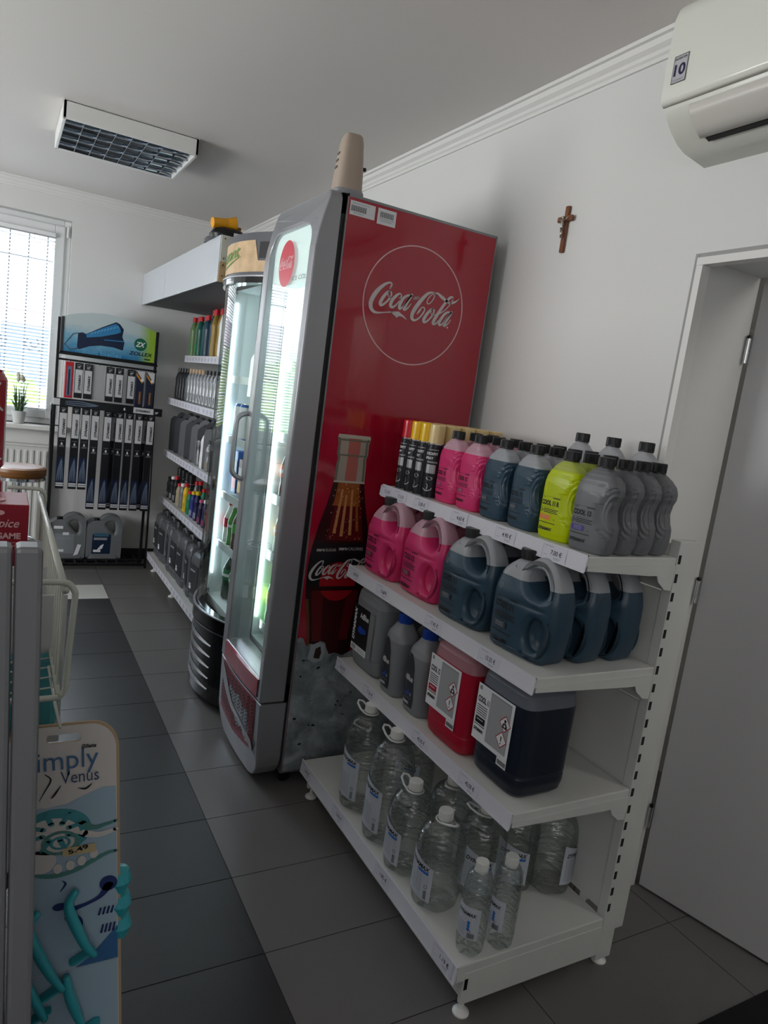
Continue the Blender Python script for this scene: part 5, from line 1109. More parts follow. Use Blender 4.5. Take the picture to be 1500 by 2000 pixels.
# things on the canopy
tb = thing('yellow_torch', 'yellow plastic work torch lying on the black case above the canopy', 'torch', (0.93, 3.55, 2.158))
YT = mat('torch_yellow', '#dd9a14', 0.4); g = G()
g.cyl((0.862, 3.54, 2.172), (0.935, 3.55, 2.182), 0.024, 0.026, 22, YT); g.cyl((0.935, 3.55, 2.182), (0.975, 3.555, 2.188), 0.026, 0.036, 22, YT, False); g.cyl((0.975, 3.555, 2.188), (0.977, 3.555, 2.188), 0.036, 0.034, 22, mat('torch_dark_yellow', '#b07408', 0.4)); g.build('body', tb, True)
g = G(); g.box(0.945, 1.005, 3.54, 3.57, 2.163, 2.178, mat('torch_brown', '#8a5f18', 0.5), 0.003); g.build('clip', tb, True)
bc = thing('black_case', 'rounded black case with a barcode label on top of the canopy', 'case', (0.95, 3.56, 2.106))
g = G(); loft(g, [(0, .085, .085, .07), (.02, .09, .088, .072), (.045, .075, .07, .06), (.056, .05, .05, .04)], BLACKP, 32, 0.006, 3); g.build('body', bc); g = G(); g.rect(PY(-0.0735, 0, 0), 0.005, 0.0, 0.055, 0.030, PAPER, 0.001); [g.rect(PY(-0.0735, 0, 0), 0.02+i*0.003, 0.005, 0.0215+i*0.003, 0.02, INK, 0.0016) for i in range(7)]; g.build('label', bc)
gb = thing('grey_lid', 'flat grey plastic lid beside the black case on the canopy', 'lid', (0.93, 3.70, 2.1055)); g = G(); loft(g, [(0, .06, .06, .05), (.02, .058, .058, .048), (.028, .05, .05, .04)], mat('lid_grey', '#5d5f63', 0.5), 28, 0.006, 3); g.build('lid', gb)
# far shelf
fs = thing('shelf_unit', 'long white metal shelf unit in the far corner stocked with oils', 'shelf', (1.3, 4.45, 0))
QY0, QY1 = 3.42, 5.38
for yy in (QY0, 4.385, QY1-0.03): g = G(); g.box(1.53, 1.60, yy, yy+0.03, 0.03, 1.885, SHELF, 0.002); g.build('upright', fs, True)
g = G(); g.box(1.535, 1.545, QY0+0.02, QY1-0.02, 0.1, 1.88, SHELF); g.build('back_panel', fs, True)
FT = [(1.000, 0.135), (1.100, 0.530), (1.100, 0.878), (1.100, 1.260), (1.200, 1.578)]
TK = mat('tag_strip', '#bfc0ca', 0.5)
for k, (xf, zt) in enumerate(FT):
    y1 = QY1 if k else QY1-0.21
    for q, (ya, yb) in enumerate(((QY0, 4.40), (4.403, y1))):
        g = G(); g.box(xf+0.003, 1.53, ya, yb, zt-0.028, zt, SHELF, 0.002); s_ = g.build('shelf', fs, True)
        g = G(); g.box(xf-0.003, xf+0.002, ya, yb, zt-0.045, zt+0.002, RAIL)
        for j in range(int((yb-ya)/0.085)):
            FN = PX(xf-0.003, ya+0.03+j*0.085, zt); g.rect(FN, -0.022, -0.036, 0.018, -0.008, TK, 0.0006); g.text(FN, '%d.%d0' % (3+j*3 % 17, j*7 % 10), -0.018, -0.026, 0.012, GREYINK, 0.001, width=0.026)
        o = g.build('price_rail', s_); o.data.transform(Matrix.Translation(-fs.location))
for x, y in ((1.05, 4.50), (1.05, 3.5), (1.05, 5.12), (1.56, 3.45), (1.56, 4.40), (1.56, 5.36)):
    g = G(); g.lathe([(0.024, 0), (0.024, 0.004), (0.012, 0.012), (0.007, 0.013), (0.007, 0.11)], (x, y, 0), WHITEP, 16); g.build('foot', fs, True)
def oil1(label, body, capm, labm, H=0.225, w_=0.037, d_=0.030):
    root = thing('oil_bottle', label, 'oil bottle'); k = H/0.225
    g = G(); loft(g, [(0, .9*w_, .9*w_, .85*d_), (.01*k, w_, w_, d_), (.07*k, .9*w_, .95*w_, d_), (.11*k, .78*w_, .9*w_, .95*d_), (.15*k, .95*w_, w_, d_), (.175*k, .7*w_, .75*w_, .8*d_), (.195*k, .4*w_, .4*w_, .5*d_), (.202*k, .38*w_, .38*w_, .45*d_)], body, 24, 0.009, 2.6); g.build('body', root)
    g = G(); g.cyl((0, 0, .198*k), (0, 0, H), 0.017, 0.016, 16, capm); g.build('cap', root)
    if labm: g = G(); F_ = lambda u, v, h: (u, -d_*1.0-h+abs(u)*0.25, v); g.rect(F_, -.8*w_, .02*k, .8*w_, .065*k, labm, .001, 2); g.build('label', root)
    return root
OK_ = mat('oil_black', '#1c1e23', 0.35); OS = mat('oil_silver', '#8b8d90', 0.3, metal=0.4); TAN = mat('cap_tan', '#a78d70', 0.5); TEAL = soft('washer_teal', '#2f6a63', 0.25, 0.3); LGR = soft('washer_green', '#7fa06f', 0.25, 0.4); GLD_ = soft('washer_gold', '#b89a4e', 0.25, 0.4); NAVY = soft('washer_navy', '#3a5468', 0.25, 0.3)
RCAP = mat('nozzle_red', '#c61f2d', 0.4); LG_ = mat('label_leaf_green', '#1f8a4c', 0.4)
grp = 'red capped bottles on the highest far shelf'
kinds = [('pale green', LGR, LG_), ('yellowish green', LGR, LG_), ('teal', TEAL, LG_), ('teal blue', TEAL, None), ('dark blue', NAVY, None), ('blue grey', NAVY, None), ('golden', GLD_, TAN), ('amber', GLD_, TAN), ('white', WHITEP, None), ('white and green', WHITEP, LG_), ('white and red', WHITEP, REDL)]
for i, (nm, b, l) in enumerate(kinds):
    H = 0.28 if i < 5 else 0.31
    t = oil1('%s bottle with red cap, %s from the left on the highest far shelf' % (nm, ORD[i]), b, RCAP, l, H, 0.034, 0.028); t.location = (1.238+0.012*(i % 2), 5.325-i*0.098, 1.5785); t.rotation_euler = (0, 0, FR); t['group'] = grp
for i in range(14):
    bl_, cp = (OK_, BLACKP) if i < 4 else (OS, TAN) if i < 9 else (OS, BLACKP)
    if i in (0, 4, 9): t = oil1('x', bl_, cp, OK_ if i else None)
    nm = 'black oil bottle' if i < 4 else 'silver oil bottle with tan cap' if i < 9 else 'silver oil bottle with black cap'
    place(t, i in (0, 4, 9), (1.155, 5.28-i*0.085, 1.2605), FR, '%s on the shelf below the red capped bottles, %s from the left' % (nm, ORD[i]), 'oil bottles in a row on the far shelf')
t = oil1('x', OK_, BLACKP, None)
for i in range(7): place(t, i == 0, (1.25, 5.24-i*0.12, 1.2605), FR, 'black oil bottle in the second row of the far shelf, %s from the left' % ORD[i], 'oil bottles in the second row of the far shelf')
def jerry(label, m, H, w_, d_, capm=BLACKP, labm=None, nm='oil_canister'):
    root = thing(nm, label, 'canister')
    out = [(-w_*.92, 0), (-w_, H*.05), (-w_, H*.72), (-w_*.9, H*.82), (-w_*.62, H*.87), (-w_*.2, H*.88), (w_*.1, H*.97), (w_*.5, H*1.0), (w_*.86, H*.95), (w_, H*.80), (w_, H*.05), (w_*.92, 0)]
    hol = [(w_*.12, H*.84), (w_*.3, H*.90), (w_*.6, H*.90), (w_*.74, H*.80), (w_*.74, H*.66), (w_*.62, H*.62), (w_*.35, H*.72)]
    bm = slab([catmull(out, 4), catmull(hol, 4)[::-1]], d_*2, min(.02, d_*.4), 2); bmesh.ops.recalc_face_normals(bm, faces=bm.faces); bm.verts.index_update()
    g = G(); g.add([(v.co.x, v.co.z, v.co.y) for v in bm.verts], [[v.index for v in f.verts] for f in bm.faces], m); bm.free(); g.build('body', root)
    g = G(); g.cyl((-w_*.5, 0, H*.85), (-w_*.5, 0, H*.97), 0.020, 0.019, 16, capm); g.build('cap', root)
    if labm: g = G(); F_ = lambda u, v, h: (u, -d_-h, v); g.rect(F_, -w_*.8, H*.12, w_*.45, H*.60, labm, .001); g.rect(F_, -w_*.7, H*.16, -w_*.2, H*.22, PAPER, .0016); g.rect(F_, -w_*.7, H*.46, w_*.2, H*.52, GREYINK, .0016); g.build('label', root)
    return root
OG = mat('oil_canister_grey', '#54565a', 0.35); OB = mat('oil_canister_black', '#303238', 0.22)
t = jerry('x', OB, 0.275, 0.072, 0.042); t_b = jerry('x', OG, 0.275, 0.072, 0.042)
place(t, True, (1.20, 5.26, 0.8785), FR+0.5, 'dark grey oil canister at the left end of the third far shelf', 'oil canisters on the third far shelf')
for i in range(6): place(t_b if i % 2 else t, i == 1, (1.20, 5.09-i*0.165, 0.8785), FR+0.55, 'dark oil canister with loop handle on the third far shelf, %s from the left' % ORD[i+1], 'oil canisters on the third far shelf')
t = oil1('silver bottle with black cap before the black canisters', OS, BLACKP, None, 0.235, 0.045, 0.032); t.location = (1.150, 4.50, 0.8785); t.rotation_euler = (0, 0, FR)
t = oil1('white bottle with dark green cap before the black canisters', WHITEP, mat('cap_dark_green', '#123c26', 0.4), None, 0.25, 0.05, 0.035); t.location = (1.150, 4.36, 0.8785); t.rotation_euler = (0, 0, FR)
t = oil1('small silver bottle nearest the black fridge on the third far shelf', OS, BLACKP, TAN, 0.19, 0.035, 0.03); t.location = (1.145, 4.24, 0.8785); t.rotation_euler = (0, 0, FR)
# second far shelf: additives
ad = [('black', OK_, BLACKP, PAPER), ('black and white', OK_, WHITEP, PAPER), ('dark', OK_, RCAP, PAPER), ('beige', mat('add_beige', '#b5a98c', 0.4), RCAP, GREYINK), ('silver', OS, WHITEP, GREYINK), ('yellow', YEL2, RCAP, DGL), ('green', mat('add_green', '#1d7f5c', 0.35), RCAP, TEAL), ('blue', mat('add_blue', '#2a2f7f', 0.35), YEL2, PAPER), ('navy', mat('add_navy', '#1c2048', 0.35), YEL2, PAPER), ('violet', mat('add_violet', '#2a1d3d', 0.35), mat('cap_pink', '#cf5a8b', 0.4), mat('cap_pink', '#cf5a8b')), ('dark blue', mat('add_navy', '#1c2048'), WHITEP, mat('cap_pink', '#cf5a8b')), ('crimson', REDL, RCAP, PAPER)]
for row in range(2):
    for i, (nm, b, c_, l) in enumerate(ad):
        H = 0.155+0.035*((i*7+row*3) % 3)/2+0.025*row
        t = oil1('%s additive bottle, %s from the left in the %s row of the second far shelf' % (nm, ORD[i], ['front', 'back'][row]), b if row == 0 else (OK_ if i % 2 else b), c_ if row == 0 else RCAP, l, H, 0.028, 0.022); t.location = (1.145+row*0.085, 5.27-i*0.105-row*0.03, 0.5305); t.rotation_euler = (0, 0, FR); t['group'] = 'additive bottles on the second far shelf'
for i in range(4):
    if i == 0: t = spray(BLACKP, 'x')
    place(t, i == 0, (1.20, 5.20-i*0.12, 0.5305), FR, 'black aerosol can among the additives on the second far shelf, %s from the left' % ORD[i], 'aerosols on the second far shelf')
# bottom: big grey canisters
def bigcan(label):
    root = thing('oil_canister', label, 'canister')
    g = G(); loft(g, [(0, .078, .078, .055), (.012, .086, .086, .062), (.05, .088, .088, .064), (.055, .085, .085, .061), (.06, .088, .088, .064), (.25, .088, .088, .064), (.285, .082, .082, .060), (.305, .06, .06, .045)], OG, 36, 0.006, 5); g.build('body', root)
    g = G(); g.cyl((-0.04, 0, .30), (-0.04, 0, .332), 0.021, 0.020, 16, BLACKP); g.build('cap', root)
    g = G(); g.tube([(-0.01, 0, .300), (0.0, 0, .322), (0.03, 0, .328), (0.055, 0, .318), (0.062, 0, .298)], 0.011, OG, 10); g.build('handle', root)
    g = G(); F_ = lambda u, v, h: (u, -.0648-h, v); g.rect(F_, -.070, .07, .060, .235, mat('canister_label_dark', '#303337', 0.4), .001); g.rect(F_, -.060, .085, -.030, .105, PAPER, .0016); g.rect(F_, -.060, .108, -.035, .118, PAPER, .0016); g.rect(F_, -.055, .195, .02, .205, GREYINK, .0016); g.build('label', root)
    return root
t = bigcan('x')
for i in range(9): place(t, i == 0, (1.095, 5.06-i*0.188, 0.1355), FR+0.12*math.sin(i*2.3), 'large dark grey oil canister on the bottom far shelf, %s from the left' % ORD[i], 'large grey oil canisters on the bottom far shelf')
# ================================================================ WIPER BLADE RACK
rk = thing('wiper_rack', 'black metal display stand for wiper blades under a blue sign', 'rack', (0.66, 5.25, 0))
RKM = mat('rack_black', '#0d0e11', 0.4)
RX0, RX1 = 0.338, 0.985
for x in (RX0, RX1-0.012): g = G(); g.box(x-0.009, x+0.009, 5.27, 5.288, 0.0, 1.71, RKM, 0.002); g.build('post', rk, True)
for x in (RX0-0.02, RX1-0.005): g = G(); g.tube([(x, 5.20, 1.06), (x, 5.195, 1.115), (x, 5.21, 1.13), (x, 5.27, 1.13)], 0.007, RKM, 8); g.tube([(x, 5.20, 1.06), (x+0.004, 5.16, 0.5), (x+0.006, 5.13, 0.02)], 0.008, RKM, 8); g.build('leg', rk, True)
g = G(); g.box(RX0, RX1, 5.265, 5.29, 0.03, 0.048, RKM); g.box(RX0, RX1, 5.15, 5.17, 0.03, 0.048, RKM); g.box(RX0, RX1, 5.41, 5.425, 0.03, 0.048, RKM)
for i in range(9): g.box(RX0+0.04+i*0.07, RX0+0.05+i*0.07, 5.15, 5.42, 0.040, 0.047, RKM)
g.build('base_tray', rk, True)
for z in (1.475, 1.436, 1.132): g = G(); g.box(RX0, RX1, 5.262, 5.272, z-0.007, z+0.007, RKM); g.build('crossbar', rk, True)
SF = PY(5.262); g = G()
top = [(0.352, 1.716), (0.40, 1.735), (0.451, 1.750), (0.534, 1.767), (0.620, 1.775), (0.70, 1.770), (0.78, 1.757), (0.860, 1.738), (0.92, 1.720), (0.965, 1.705)]
g.prism([(0.352, 1.488)]+top+[(0.965, 1.488)], lambda u, v: (u, 5.262, v), lambda u, v: (u, 5.270, v), mat('sign_sky', '#9dbccb', 0.25))
def signmat():
    m = bpy.data.materials.new('sign_picture'); m.use_nodes = True; nt = m.node_tree; p = nt.nodes['Principled BSDF']; p.inputs['Roughness'].default_value = 0.25
    t = nt.nodes.new('ShaderNodeTexCoord'); s_ = nt.nodes.new('ShaderNodeSeparateXYZ'); nt.links.new(t.outputs['Generated'], s_.inputs[0])
    n = nt.nodes.new('ShaderNodeTexNoise'); n.inputs['Scale'].default_value = 6; n.inputs['Detail'].default_value = 6; nt.links.new(t.outputs['Generated'], n.inputs[0])
    a = nt.nodes.new('ShaderNodeMath'); a.operation = 'MULTIPLY_ADD'; a.inputs[1].default_value = 0.35; nt.links.new(n.outputs[0], a.inputs[0]); nt.links.new(s_.outputs[2], a.inputs[2])
    r = nt.nodes.new('ShaderNodeValToRGB'); e = r.color_ramp.elements; e[0].position = 0.15; e[0].color = (*rgb('#1b6f9f'), 1); e[1].position = 0.85; e[1].color = (*rgb('#b9c7c9'), 1); q = e.new(0.5); q.color = (*rgb('#6fa8c4'), 1)
    nt.links.new(a.outputs[0], r.inputs[0])
    r2 = nt.nodes.new('ShaderNodeValToRGB'); e = r2.color_ramp.elements; e[0].position = 0.80; e[0].color = (0, 0, 0, 1); e[1].position = 0.93; e[1].color = (1, 1, 1, 1); nt.links.new(s_.outputs[0], r2.inputs[0])
    mx = nt.nodes.new('ShaderNodeMixRGB'); mx.inputs[2].default_value = (*rgb('#8fb43a'), 1); nt.links.new(r2.outputs[0], mx.inputs[0]); nt.links.new(r.outputs[0], mx.inputs[1]); nt.links.new(mx.outputs[0], p.inputs['Base Color']); return m
sg = g.build('sign_board', rk, True)
g = G(); g.poly(SF, [(0.353, 1.489)]+top+[(0.964, 1.489)], signmat(), 0.001); pic = g.build('sign_picture', sg); pic.data.transform(Matrix.Translation(-rk.location))
g = G(); NB = mat('blade_navy', '#12233f', 0.3); BB = mat('blade_blue', '#2f7cb0', 0.3); BD = mat('blade_light', '#7fc0de', 0.3)
g.poly(SF, [(0.452, 1.530), (0.465, 1.515), (0.53, 1.545), (0.60, 1.560), (0.68, 1.560), (0.745, 1.548), (0.752, 1.600), (0.735, 1.640), (0.742, 1.690), (0.715, 1.722), (0.690, 1.732), (0.600, 1.682), (0.505, 1.622), (0.480, 1.630), (0.455, 1.622)], NB, 0.002)
g.poly(SF, [(0.510, 1.600), (0.505, 1.618), (0.60, 1.675), (0.69, 1.722), (0.715, 1.700), (0.725, 1.670), (0.70, 1.655), (0.60, 1.620)], BB, 0.003)
for k in range(9): g.stroke(SF, [(0.535+k*0.02, 1.625+k*0.0085, 0.003), (0.545+k*0.02, 1.640+k*0.0085, 0.004)], BD, 0.0035, 2)
g.poly(SF, [(0.62, 1.598), (0.75, 1.606), (0.75, 1.613), (0.62, 1.604)], BB, 0.003)
g.stroke(SF, [(0.455, 1.622, 0.006), (0.425, 1.612, 0.006), (0.376, 1.537, 0.007), (0.412, 1.506, 0.006), (0.455, 1.520, 0.009)], mat('blade_steel', '#3f5568', 0.3), 0.0025, 1)
ZG = mat('zollex_green', '#1f6b4a', 0.3); g.ell(SF, 0.859, 1.606, 0.042, 0.042, mat('badge_rim', '#0e4a31', 0.3), 0.002, 40); g.ell(SF, 0.859, 1.606, 0.038, 0.038, ZG, 0.0025, 40)
g.text(SF, 'ZX', 0.826, 1.590, 0.045, PAPER, 0.003, bold=0.03, shear=0.3, width=0.066); g.text(SF, 'ZOLLEX', 0.788, 1.530, 0.034, INK, 0.003, bold=0.02, shear=0.15, width=0.155); g.text(SF, 'wiper', 0.888, 1.505, 0.017, INK, 0.003, bold=0.04, width=0.045)
g.text(SF, 'Best blades', 0.49, 1.492, 0.045, mat('faint_blue', '#4f97c2', 0.3), 0.003, bold=0.03, width=0.25)
o = g.build('lettering', sg); o.data.transform(Matrix.Translation(-rk.location))
g = G(); g.box(0.348, 0.366, 5.255, 5.276, 1.478, 1.716, mat('rack_grey', '#2e3136', 0.35), 0.003); g.box(0.958, 0.976, 5.255, 5.276, 1.478, 1.708, RKM, 0.003); g.box(0.348, 0.976, 5.255, 5.276, 1.474, 1.492, RKM, 0.002); o = g.build('sign_frame', sg); o.data.transform(Matrix.Translation(-rk.location))
hx1 = [0.412, 0.471, 0.530, 0.596, 0.668, 0.729, 0.807, 0.866, 0.934]; hx2 = [0.389, 0.468, 0.529, 0.590, 0.670, 0.748, 0.812, 0.878, 0.955]
for x in hx1: g = G(); g.tube([(x, 5.268, 1.432), (x, 5.20, 1.428), (x, 5.192, 1.436)], 0.0028, RKM, 6); g.build('peg', rk, True)
for x in hx2: g = G(); g.tube([(x, 5.268, 1.132), (x, 5.175, 1.128), (x, 5.167, 1.136)], 0.0028, RKM, 6); g.build('peg', rk, True)
WBK = mat('wiper_sleeve_black', '#15171b', 0.3); WNV = mat('wiper_sleeve_navy', '#161d38', 0.35); WPH = mat('blade_picture', '#6d7c92', 0.25, metal=0.3); WLB = mat('wiper_label_grey', '#c4c5c8', 0.45)
def wiper(label, size, H, lab, sub):
    root = thing('wiper_pack', label, 'wiper blade pack'); w_ = 0.026; D = 0.012
    g = G(); g.box(-w_, w_, -D, D, -H, 0, WBK, 0.002); g.build('sleeve', root)
    F_ = PY(-D-0.0003); g = G()
    zt = -0.045; zb = zt-lab
    g.rect(F_, -w_*.86, zb, w_*.86, zt, WLB, .0005); g.text(F_, 'DYNAMAX', w_*.50, zb+0.018, 0.021, INK, .001, bold=.05, shear=.2, rot=PI/2, width=lab*0.68)
    g.text(F_, size, 0, -0.034, 0.019, PAPER, .001, bold=.02, align='C', width=0.020); g.rect(F_, -w_*.6, -0.014, w_*.6, -0.011, GREYINK, .001); g.rect(F_, -w_*.4, -0.041, w_*.4, -0.039, GREYINK, .001)
    if sub:
        zz = zb-0.050*(1.6 if H > 0.6 else 1); g.text(F_, sub, 0, zz, 0.026, PAPER, .001, bold=.03, align='C'); g.rect(F_, -w_*.6, zz-0.008, w_*.6, zz-0.005, GREYINK, .001); g.rect(F_, -w_*.6, zz-0.013, w_*.6, zz-0.011, GREYINK, .001); g.rect(F_, -w_*.6, zz+0.028, w_*.6, zz+0.030, GREYINK, .001)
        g.build('label', root); g = G()
        g.rect(F_, -w_*.95, -H+0.015, w_*.95, -H+0.22, WNV, .0004)
        for a, b, c in ((-.7, -.15, .006), (-.25, .05, .005), (.25, .2, .006), (.65, .35, .004)): g.stroke(F_, [(w_*a, -H+.055, c), (w_*(a*.75+b*.1), -H+.12, c*1.3), (w_*b, -H+.175, c*.7), (w_*.25, -H+.215, .002)], WPH, .001)
        g.ell(F_, w_*.2, -H+.185, .007, .009, WPH, .0012, 10); g.rect(F_, -w_*.9, -H+.017, w_*.9, -H+.027, WLB, .001); g.rect(F_, -w_*.9, -H+.031, w_*.9, -H+.041, WLB, .001); g.build('picture', root)
    else: g.build('label', root)
    return root
GW = 'wiper blade packs hanging on the stand'
for x, sz in ((hx1[1], "14''"), (hx1[2], "15''"), (hx1[4], "17''"), (hx1[5], "18''"), (hx1[6], "19''")):
    t = wiper("short wiper pack marked %s in the upper row of the stand" % sz[:2], sz, 0.235, 0.155, None); t.location = (x, 5.215, 1.425); t['group'] = GW
for i, (x, sz, H) in enumerate(zip(hx2, ("20''", "21''", "22''", "23''", "24''", "25''", "26''", "28''", "29''"), (0.56,)*3+(0.695,)*6)):
    t = wiper("long wiper pack marked %s, %s from the left in the lower row" % (sz[:2], ORD[i]), sz, H, 0.165, '8' if i == 3 else '6'); t.location = (x, 5.19, 1.128); t['group'] = GW
    if i in (5, 8): 
        t2 = dup(t, (x-0.028, 5.235, 1.128), 0, 'wiper pack half hidden behind the pack marked %s' % sz[:2], GW)
t = thing('wiper_pack', 'red wiper pack with clear window at the left of the upper row', 'wiper blade pack', (hx1[0], 5.215, 1.425)); t['group'] = GW
g = G(); g.box(-.026, .026, -.012, .012, -.24, 0, mat('sleeve_red', '#b3202f', 0.35), .002); g.build('sleeve', t); g = G(); g.rect(PY(-.0125), -.014, -.225, .014, -.03, WPH, .0006); g.rect(PY(-.0125), -.006, -.22, .004, -.05, WNV, .001); g.build('window', t)
t = thing('blank_card', 'blank pale grey card hanging between the short wiper packs', 'card', (hx1[3], 5.215, 1.423)); g = G(); g.box(-.039, .039, -.002, .002, -.235, 0, mat('card_grey', '#a3a4a6', 0.6)); g.build('card', t)
for i, x in enumerate((hx1[7], hx1[8])):
    t = thing('wiper_pack', 'navy wiper pack with orange lettering, %s from the right of the upper row' % ['second', 'first'][i], 'wiper blade pack', (x, 5.215, 1.422)); t['group'] = GW
    g = G(); g.box(-.028, .028, -.012, .012, -.25, 0, mat('sleeve_navy', '#1b2238', 0.35), .002); g.build('sleeve', t)
    F_ = PY(-.0125); g = G(); g.poly(F_, [(-.027, 0), (.027, 0), (.027, -.075)], WLB, .0006); g.poly(F_, [(-.027, -.012), (-.027, -.030), (.010, -.080), (.020, -.075)], mat('pack_orange_line', '#c98a2c', 0.4), .0009); g.ell(F_, .012, -.06, .010, .010, PAPER, .0012, 14); g.text(F_, 'OXIMO', .010, -.225, .018, mat('pack_orange_line', '#c98a2c'), .0012, bold=.02, rot=PI/2, width=.085); g.build('label', t)
t = thing('wiper_pack', 'long wiper pack lying crosswise in front of the hanging packs', 'wiper blade pack', (0.665, 5.150, 1.155), 0); t.rotation_euler = (0, math.radians(0.5), 0)
g = G(); g.box(-.345, .355, -.012, .012, -.028, .026, WBK, .002); g.build('sleeve', t); F_ = PY(-.0125); g = G(); g.rect(F_, .160, -.020, .295, .020, WLB, .0006); g.text(F_, 'DYNAMAX', .175, -.008, .020, INK, .001, bold=.05, shear=.2, width=.10); g.text(F_, "28''", .305, -.01, .018, PAPER, .001, bold=.02); g.rect(F_, -.345, -.022, -.305, .020, WLB, .0006)
for a in (-.012, -.002, .008): g.stroke(F_, [(-.27, a, .004), (-.18, a*1.3+.002, .006), (-.10, a*.6, .005), (-.06, 0, .002)], WPH, .001)
g.text(F_, '6', .095, -.010, .026, PAPER, .001, bold=.03); g.build('label', t)
# canisters standing on the rack base
t = jerry('grey oil canister with blue car picture under the wiper stand, right one', mat('canister_mid_grey', '#6f7275', 0.35), 0.30, 0.100, 0.055, BLACKP, mat('picture_navy', '#16263f', 0.3)); t.location = (0.716, 5.345, 0.048)
g = G(); F_ = PY(-.0562); g.poly(F_, [(-.07, .19), (.03, .19), (.03, .165), (-.07, .165)], mat('picture_blue', '#3e6579', 0.3), .001); g.poly(F_, [(-.05, .06), (-.01, .075), (.0, .11), (-.02, .10)], PAPER, .002); g.build('picture', t)
t = jerry('grey oil canister with paper stickers under the wiper stand, left one', mat('canister_mid_grey', '#6f7275'), 0.30, 0.100, 0.055, BLACKP, mat('canister_front_grey', '#83888c', 0.35)); t.location = (0.470, 5.345, 0.048)
g = G(); F_ = PY(-.0562); g.rect(F_, -.09, .215, -.03, .235, PAPER, .002); g.rect(F_, -.03, .17, .01, .19, PAPER, .002); g.poly(F_, [(.045, .02), (.075, .03), (.095, .10), (.070, .105)], PAPER, .002); g.build('sticker', t)
# ================================================================ STOOL, PLANT
st = thing('bar_stool', 'round stool with tan seat on a chrome column near the window', 'stool', (0.125, 4.60, 0))
g = G(); g.lathe([(0.0001, .730), (.140, .730), (.148, .742), (.150, .765), (.146, .782), (.130, .790), (.0001, .794)], (0, 0, 0), mat('tan_vinyl', '#744a22', 0.35), 48); g.build('seat', st)
g = G(); g.lathe([(.143, .712), (.146, .715), (.146, .731), (.10, .731)], (0, 0, 0), CHROME, 40); g.build('seat_ring', st)
g = G(); g.cyl((0, 0, .02), (0, 0, .715), .026, .022, 20, CHROME); g.build('column', st)
g = G(); g.lathe([(.20, 0), (.20, .006), (.12, .018), (.03, .03), (.0001, .03)], (0, 0, 0), CHROME, 40); g.build('base', st)
g = G(); g.tube([(.11*math.cos(2*PI*i/28), .11*math.sin(2*PI*i/28), .34) for i in range(28)], .007, CHROME, 8, True); g.tube([(.02, 0, .34), (.11, 0, .34)], .006, CHROME); g.tube([(-.02, 0, .34), (-.11, 0, .34)], .006, CHROME); g.build('footrest', st)
pp = thing('potted_plant', 'grass-like plant with white blooms in a white pot on the window sill', 'plant', (0.130, 5.425, WZ0))
g = G(); g.lathe([(.030, 0), (.034, .004), (.046, .082), (.047, .086), (.042, .086), (.040, .072), (.0001, .072)], (0, 0, 0), mat('pot_white', '#c9cbca', 0.3), 32); g.build('pot', pp)
g = G(); LFm = mat('leaf_green', '#3f6b35', 0.5); LF2 = mat('leaf_grey_green', '#7e8f78', 0.6); r2 = random.Random(9)
for i in range(90):
    a = r2.uniform(0, 2*PI); l = r2.uniform(.10, .26); sp = r2.uniform(.01, .085) if l < .2 else r2.uniform(.01, .05); b0 = (.018*math.cos(a), .018*math.sin(a), .07)
    P = [(b0[0]+sp*t_**1.8*math.cos(a), b0[1]+sp*t_**1.8*math.sin(a), b0[2]+l*t_-(sp*.5)*t_**3) for t_ in (0, .35, .7, 1)]
    g.tube(P, [.0022, .0024, .0016, .0003], LFm if i % 3 else LF2, 4)
g.build('foliage', pp)
for i in range(5):
    g = G(); a = i*1.3; x, y, z = .018*math.cos(a), .012*math.sin(a), .30+.014*(i % 3); g.lathe([(.0001, -.024), (.011, -.012), (.013, 0), (.009, .016), (.0001, .022)], (x, y, z), mat('bloom_white', '#c9c8b4', 0.6), 10); g.build('bloom', pp)
# ================================================================ FOREGROUND DISPLAY (left edge)
GB = mat('display_grey_metal', '#77787c', 0.32, metal=0.25); GB2 = mat('display_top_edge', '#b9bac0', 0.25, metal=0.4)
dsp = thing('display_unit', 'grey metal checkout display unit at the left edge with wire basket', 'display unit', (-0.15, 0.75, 0))
g = G(); TL_ = lambda x, y, z: (x+(1.3275-z)*0.028 if x > -0.3 else x, y, z)
g.box(0.0125, 0.0276, 0.450, 0.470, 0.25, 1.3275, GB, 0.003, TL_); g.box(-0.33, 0.0113, 0.450, 0.470, 0.10, 1.3275, GB, 0.003, TL_); g.build('end_panel', dsp, True)
g = G(); g.box(-0.34, 0.012, 0.471, 1.08, 0.0, 0.06, DARK); g.box(-0.34, 0.020, 0.471, 1.08, 1.085, 1.10, GB, 0.003); g.box(-0.34, 0.012, 0.471, 1.08, 0.70, 0.715, GB, 0.003); g.box(-0.34, -0.33, 0.471, 1.08, 0.06, 1.30, GB); g.build('shelf', dsp, True)
WM = mat('wire_cream', '#b4b8ae', 0.35)
g = G(); yb0, yb1 = 0.600, 1.045
def loop(y, xo): return smooth_path([(0.016, y, 1.262), (0.050, y, 1.262), (0.0575, y, 1.260), (0.0615, y, 1.254), (0.062, y, 1.246), (0.060, y, 1.20), (0.0595, y, 1.172), (0.056, y, 1.164), (0.050, y, 1.162), (0.016, y, 1.162)], 3)
for y in (yb0, yb1): g.tube(loop(y, 0), 0.0026, WM, 8)
g.tube([(0.0545, yb0-0.002, 1.2555), (0.0545, yb1, 1.2555)], 0.0032, WM, 8); g.tube([(0.054, yb0, 1.165), (0.054, yb1, 1.165)], 0.0022, WM, 8)
for i in range(20): y = yb0+0.015+i*0.022; g.tube([(0.054, y, 1.255), (0.054, y, 1.165), (0.018, y, 1.162)], 0.0012, WM, 6)
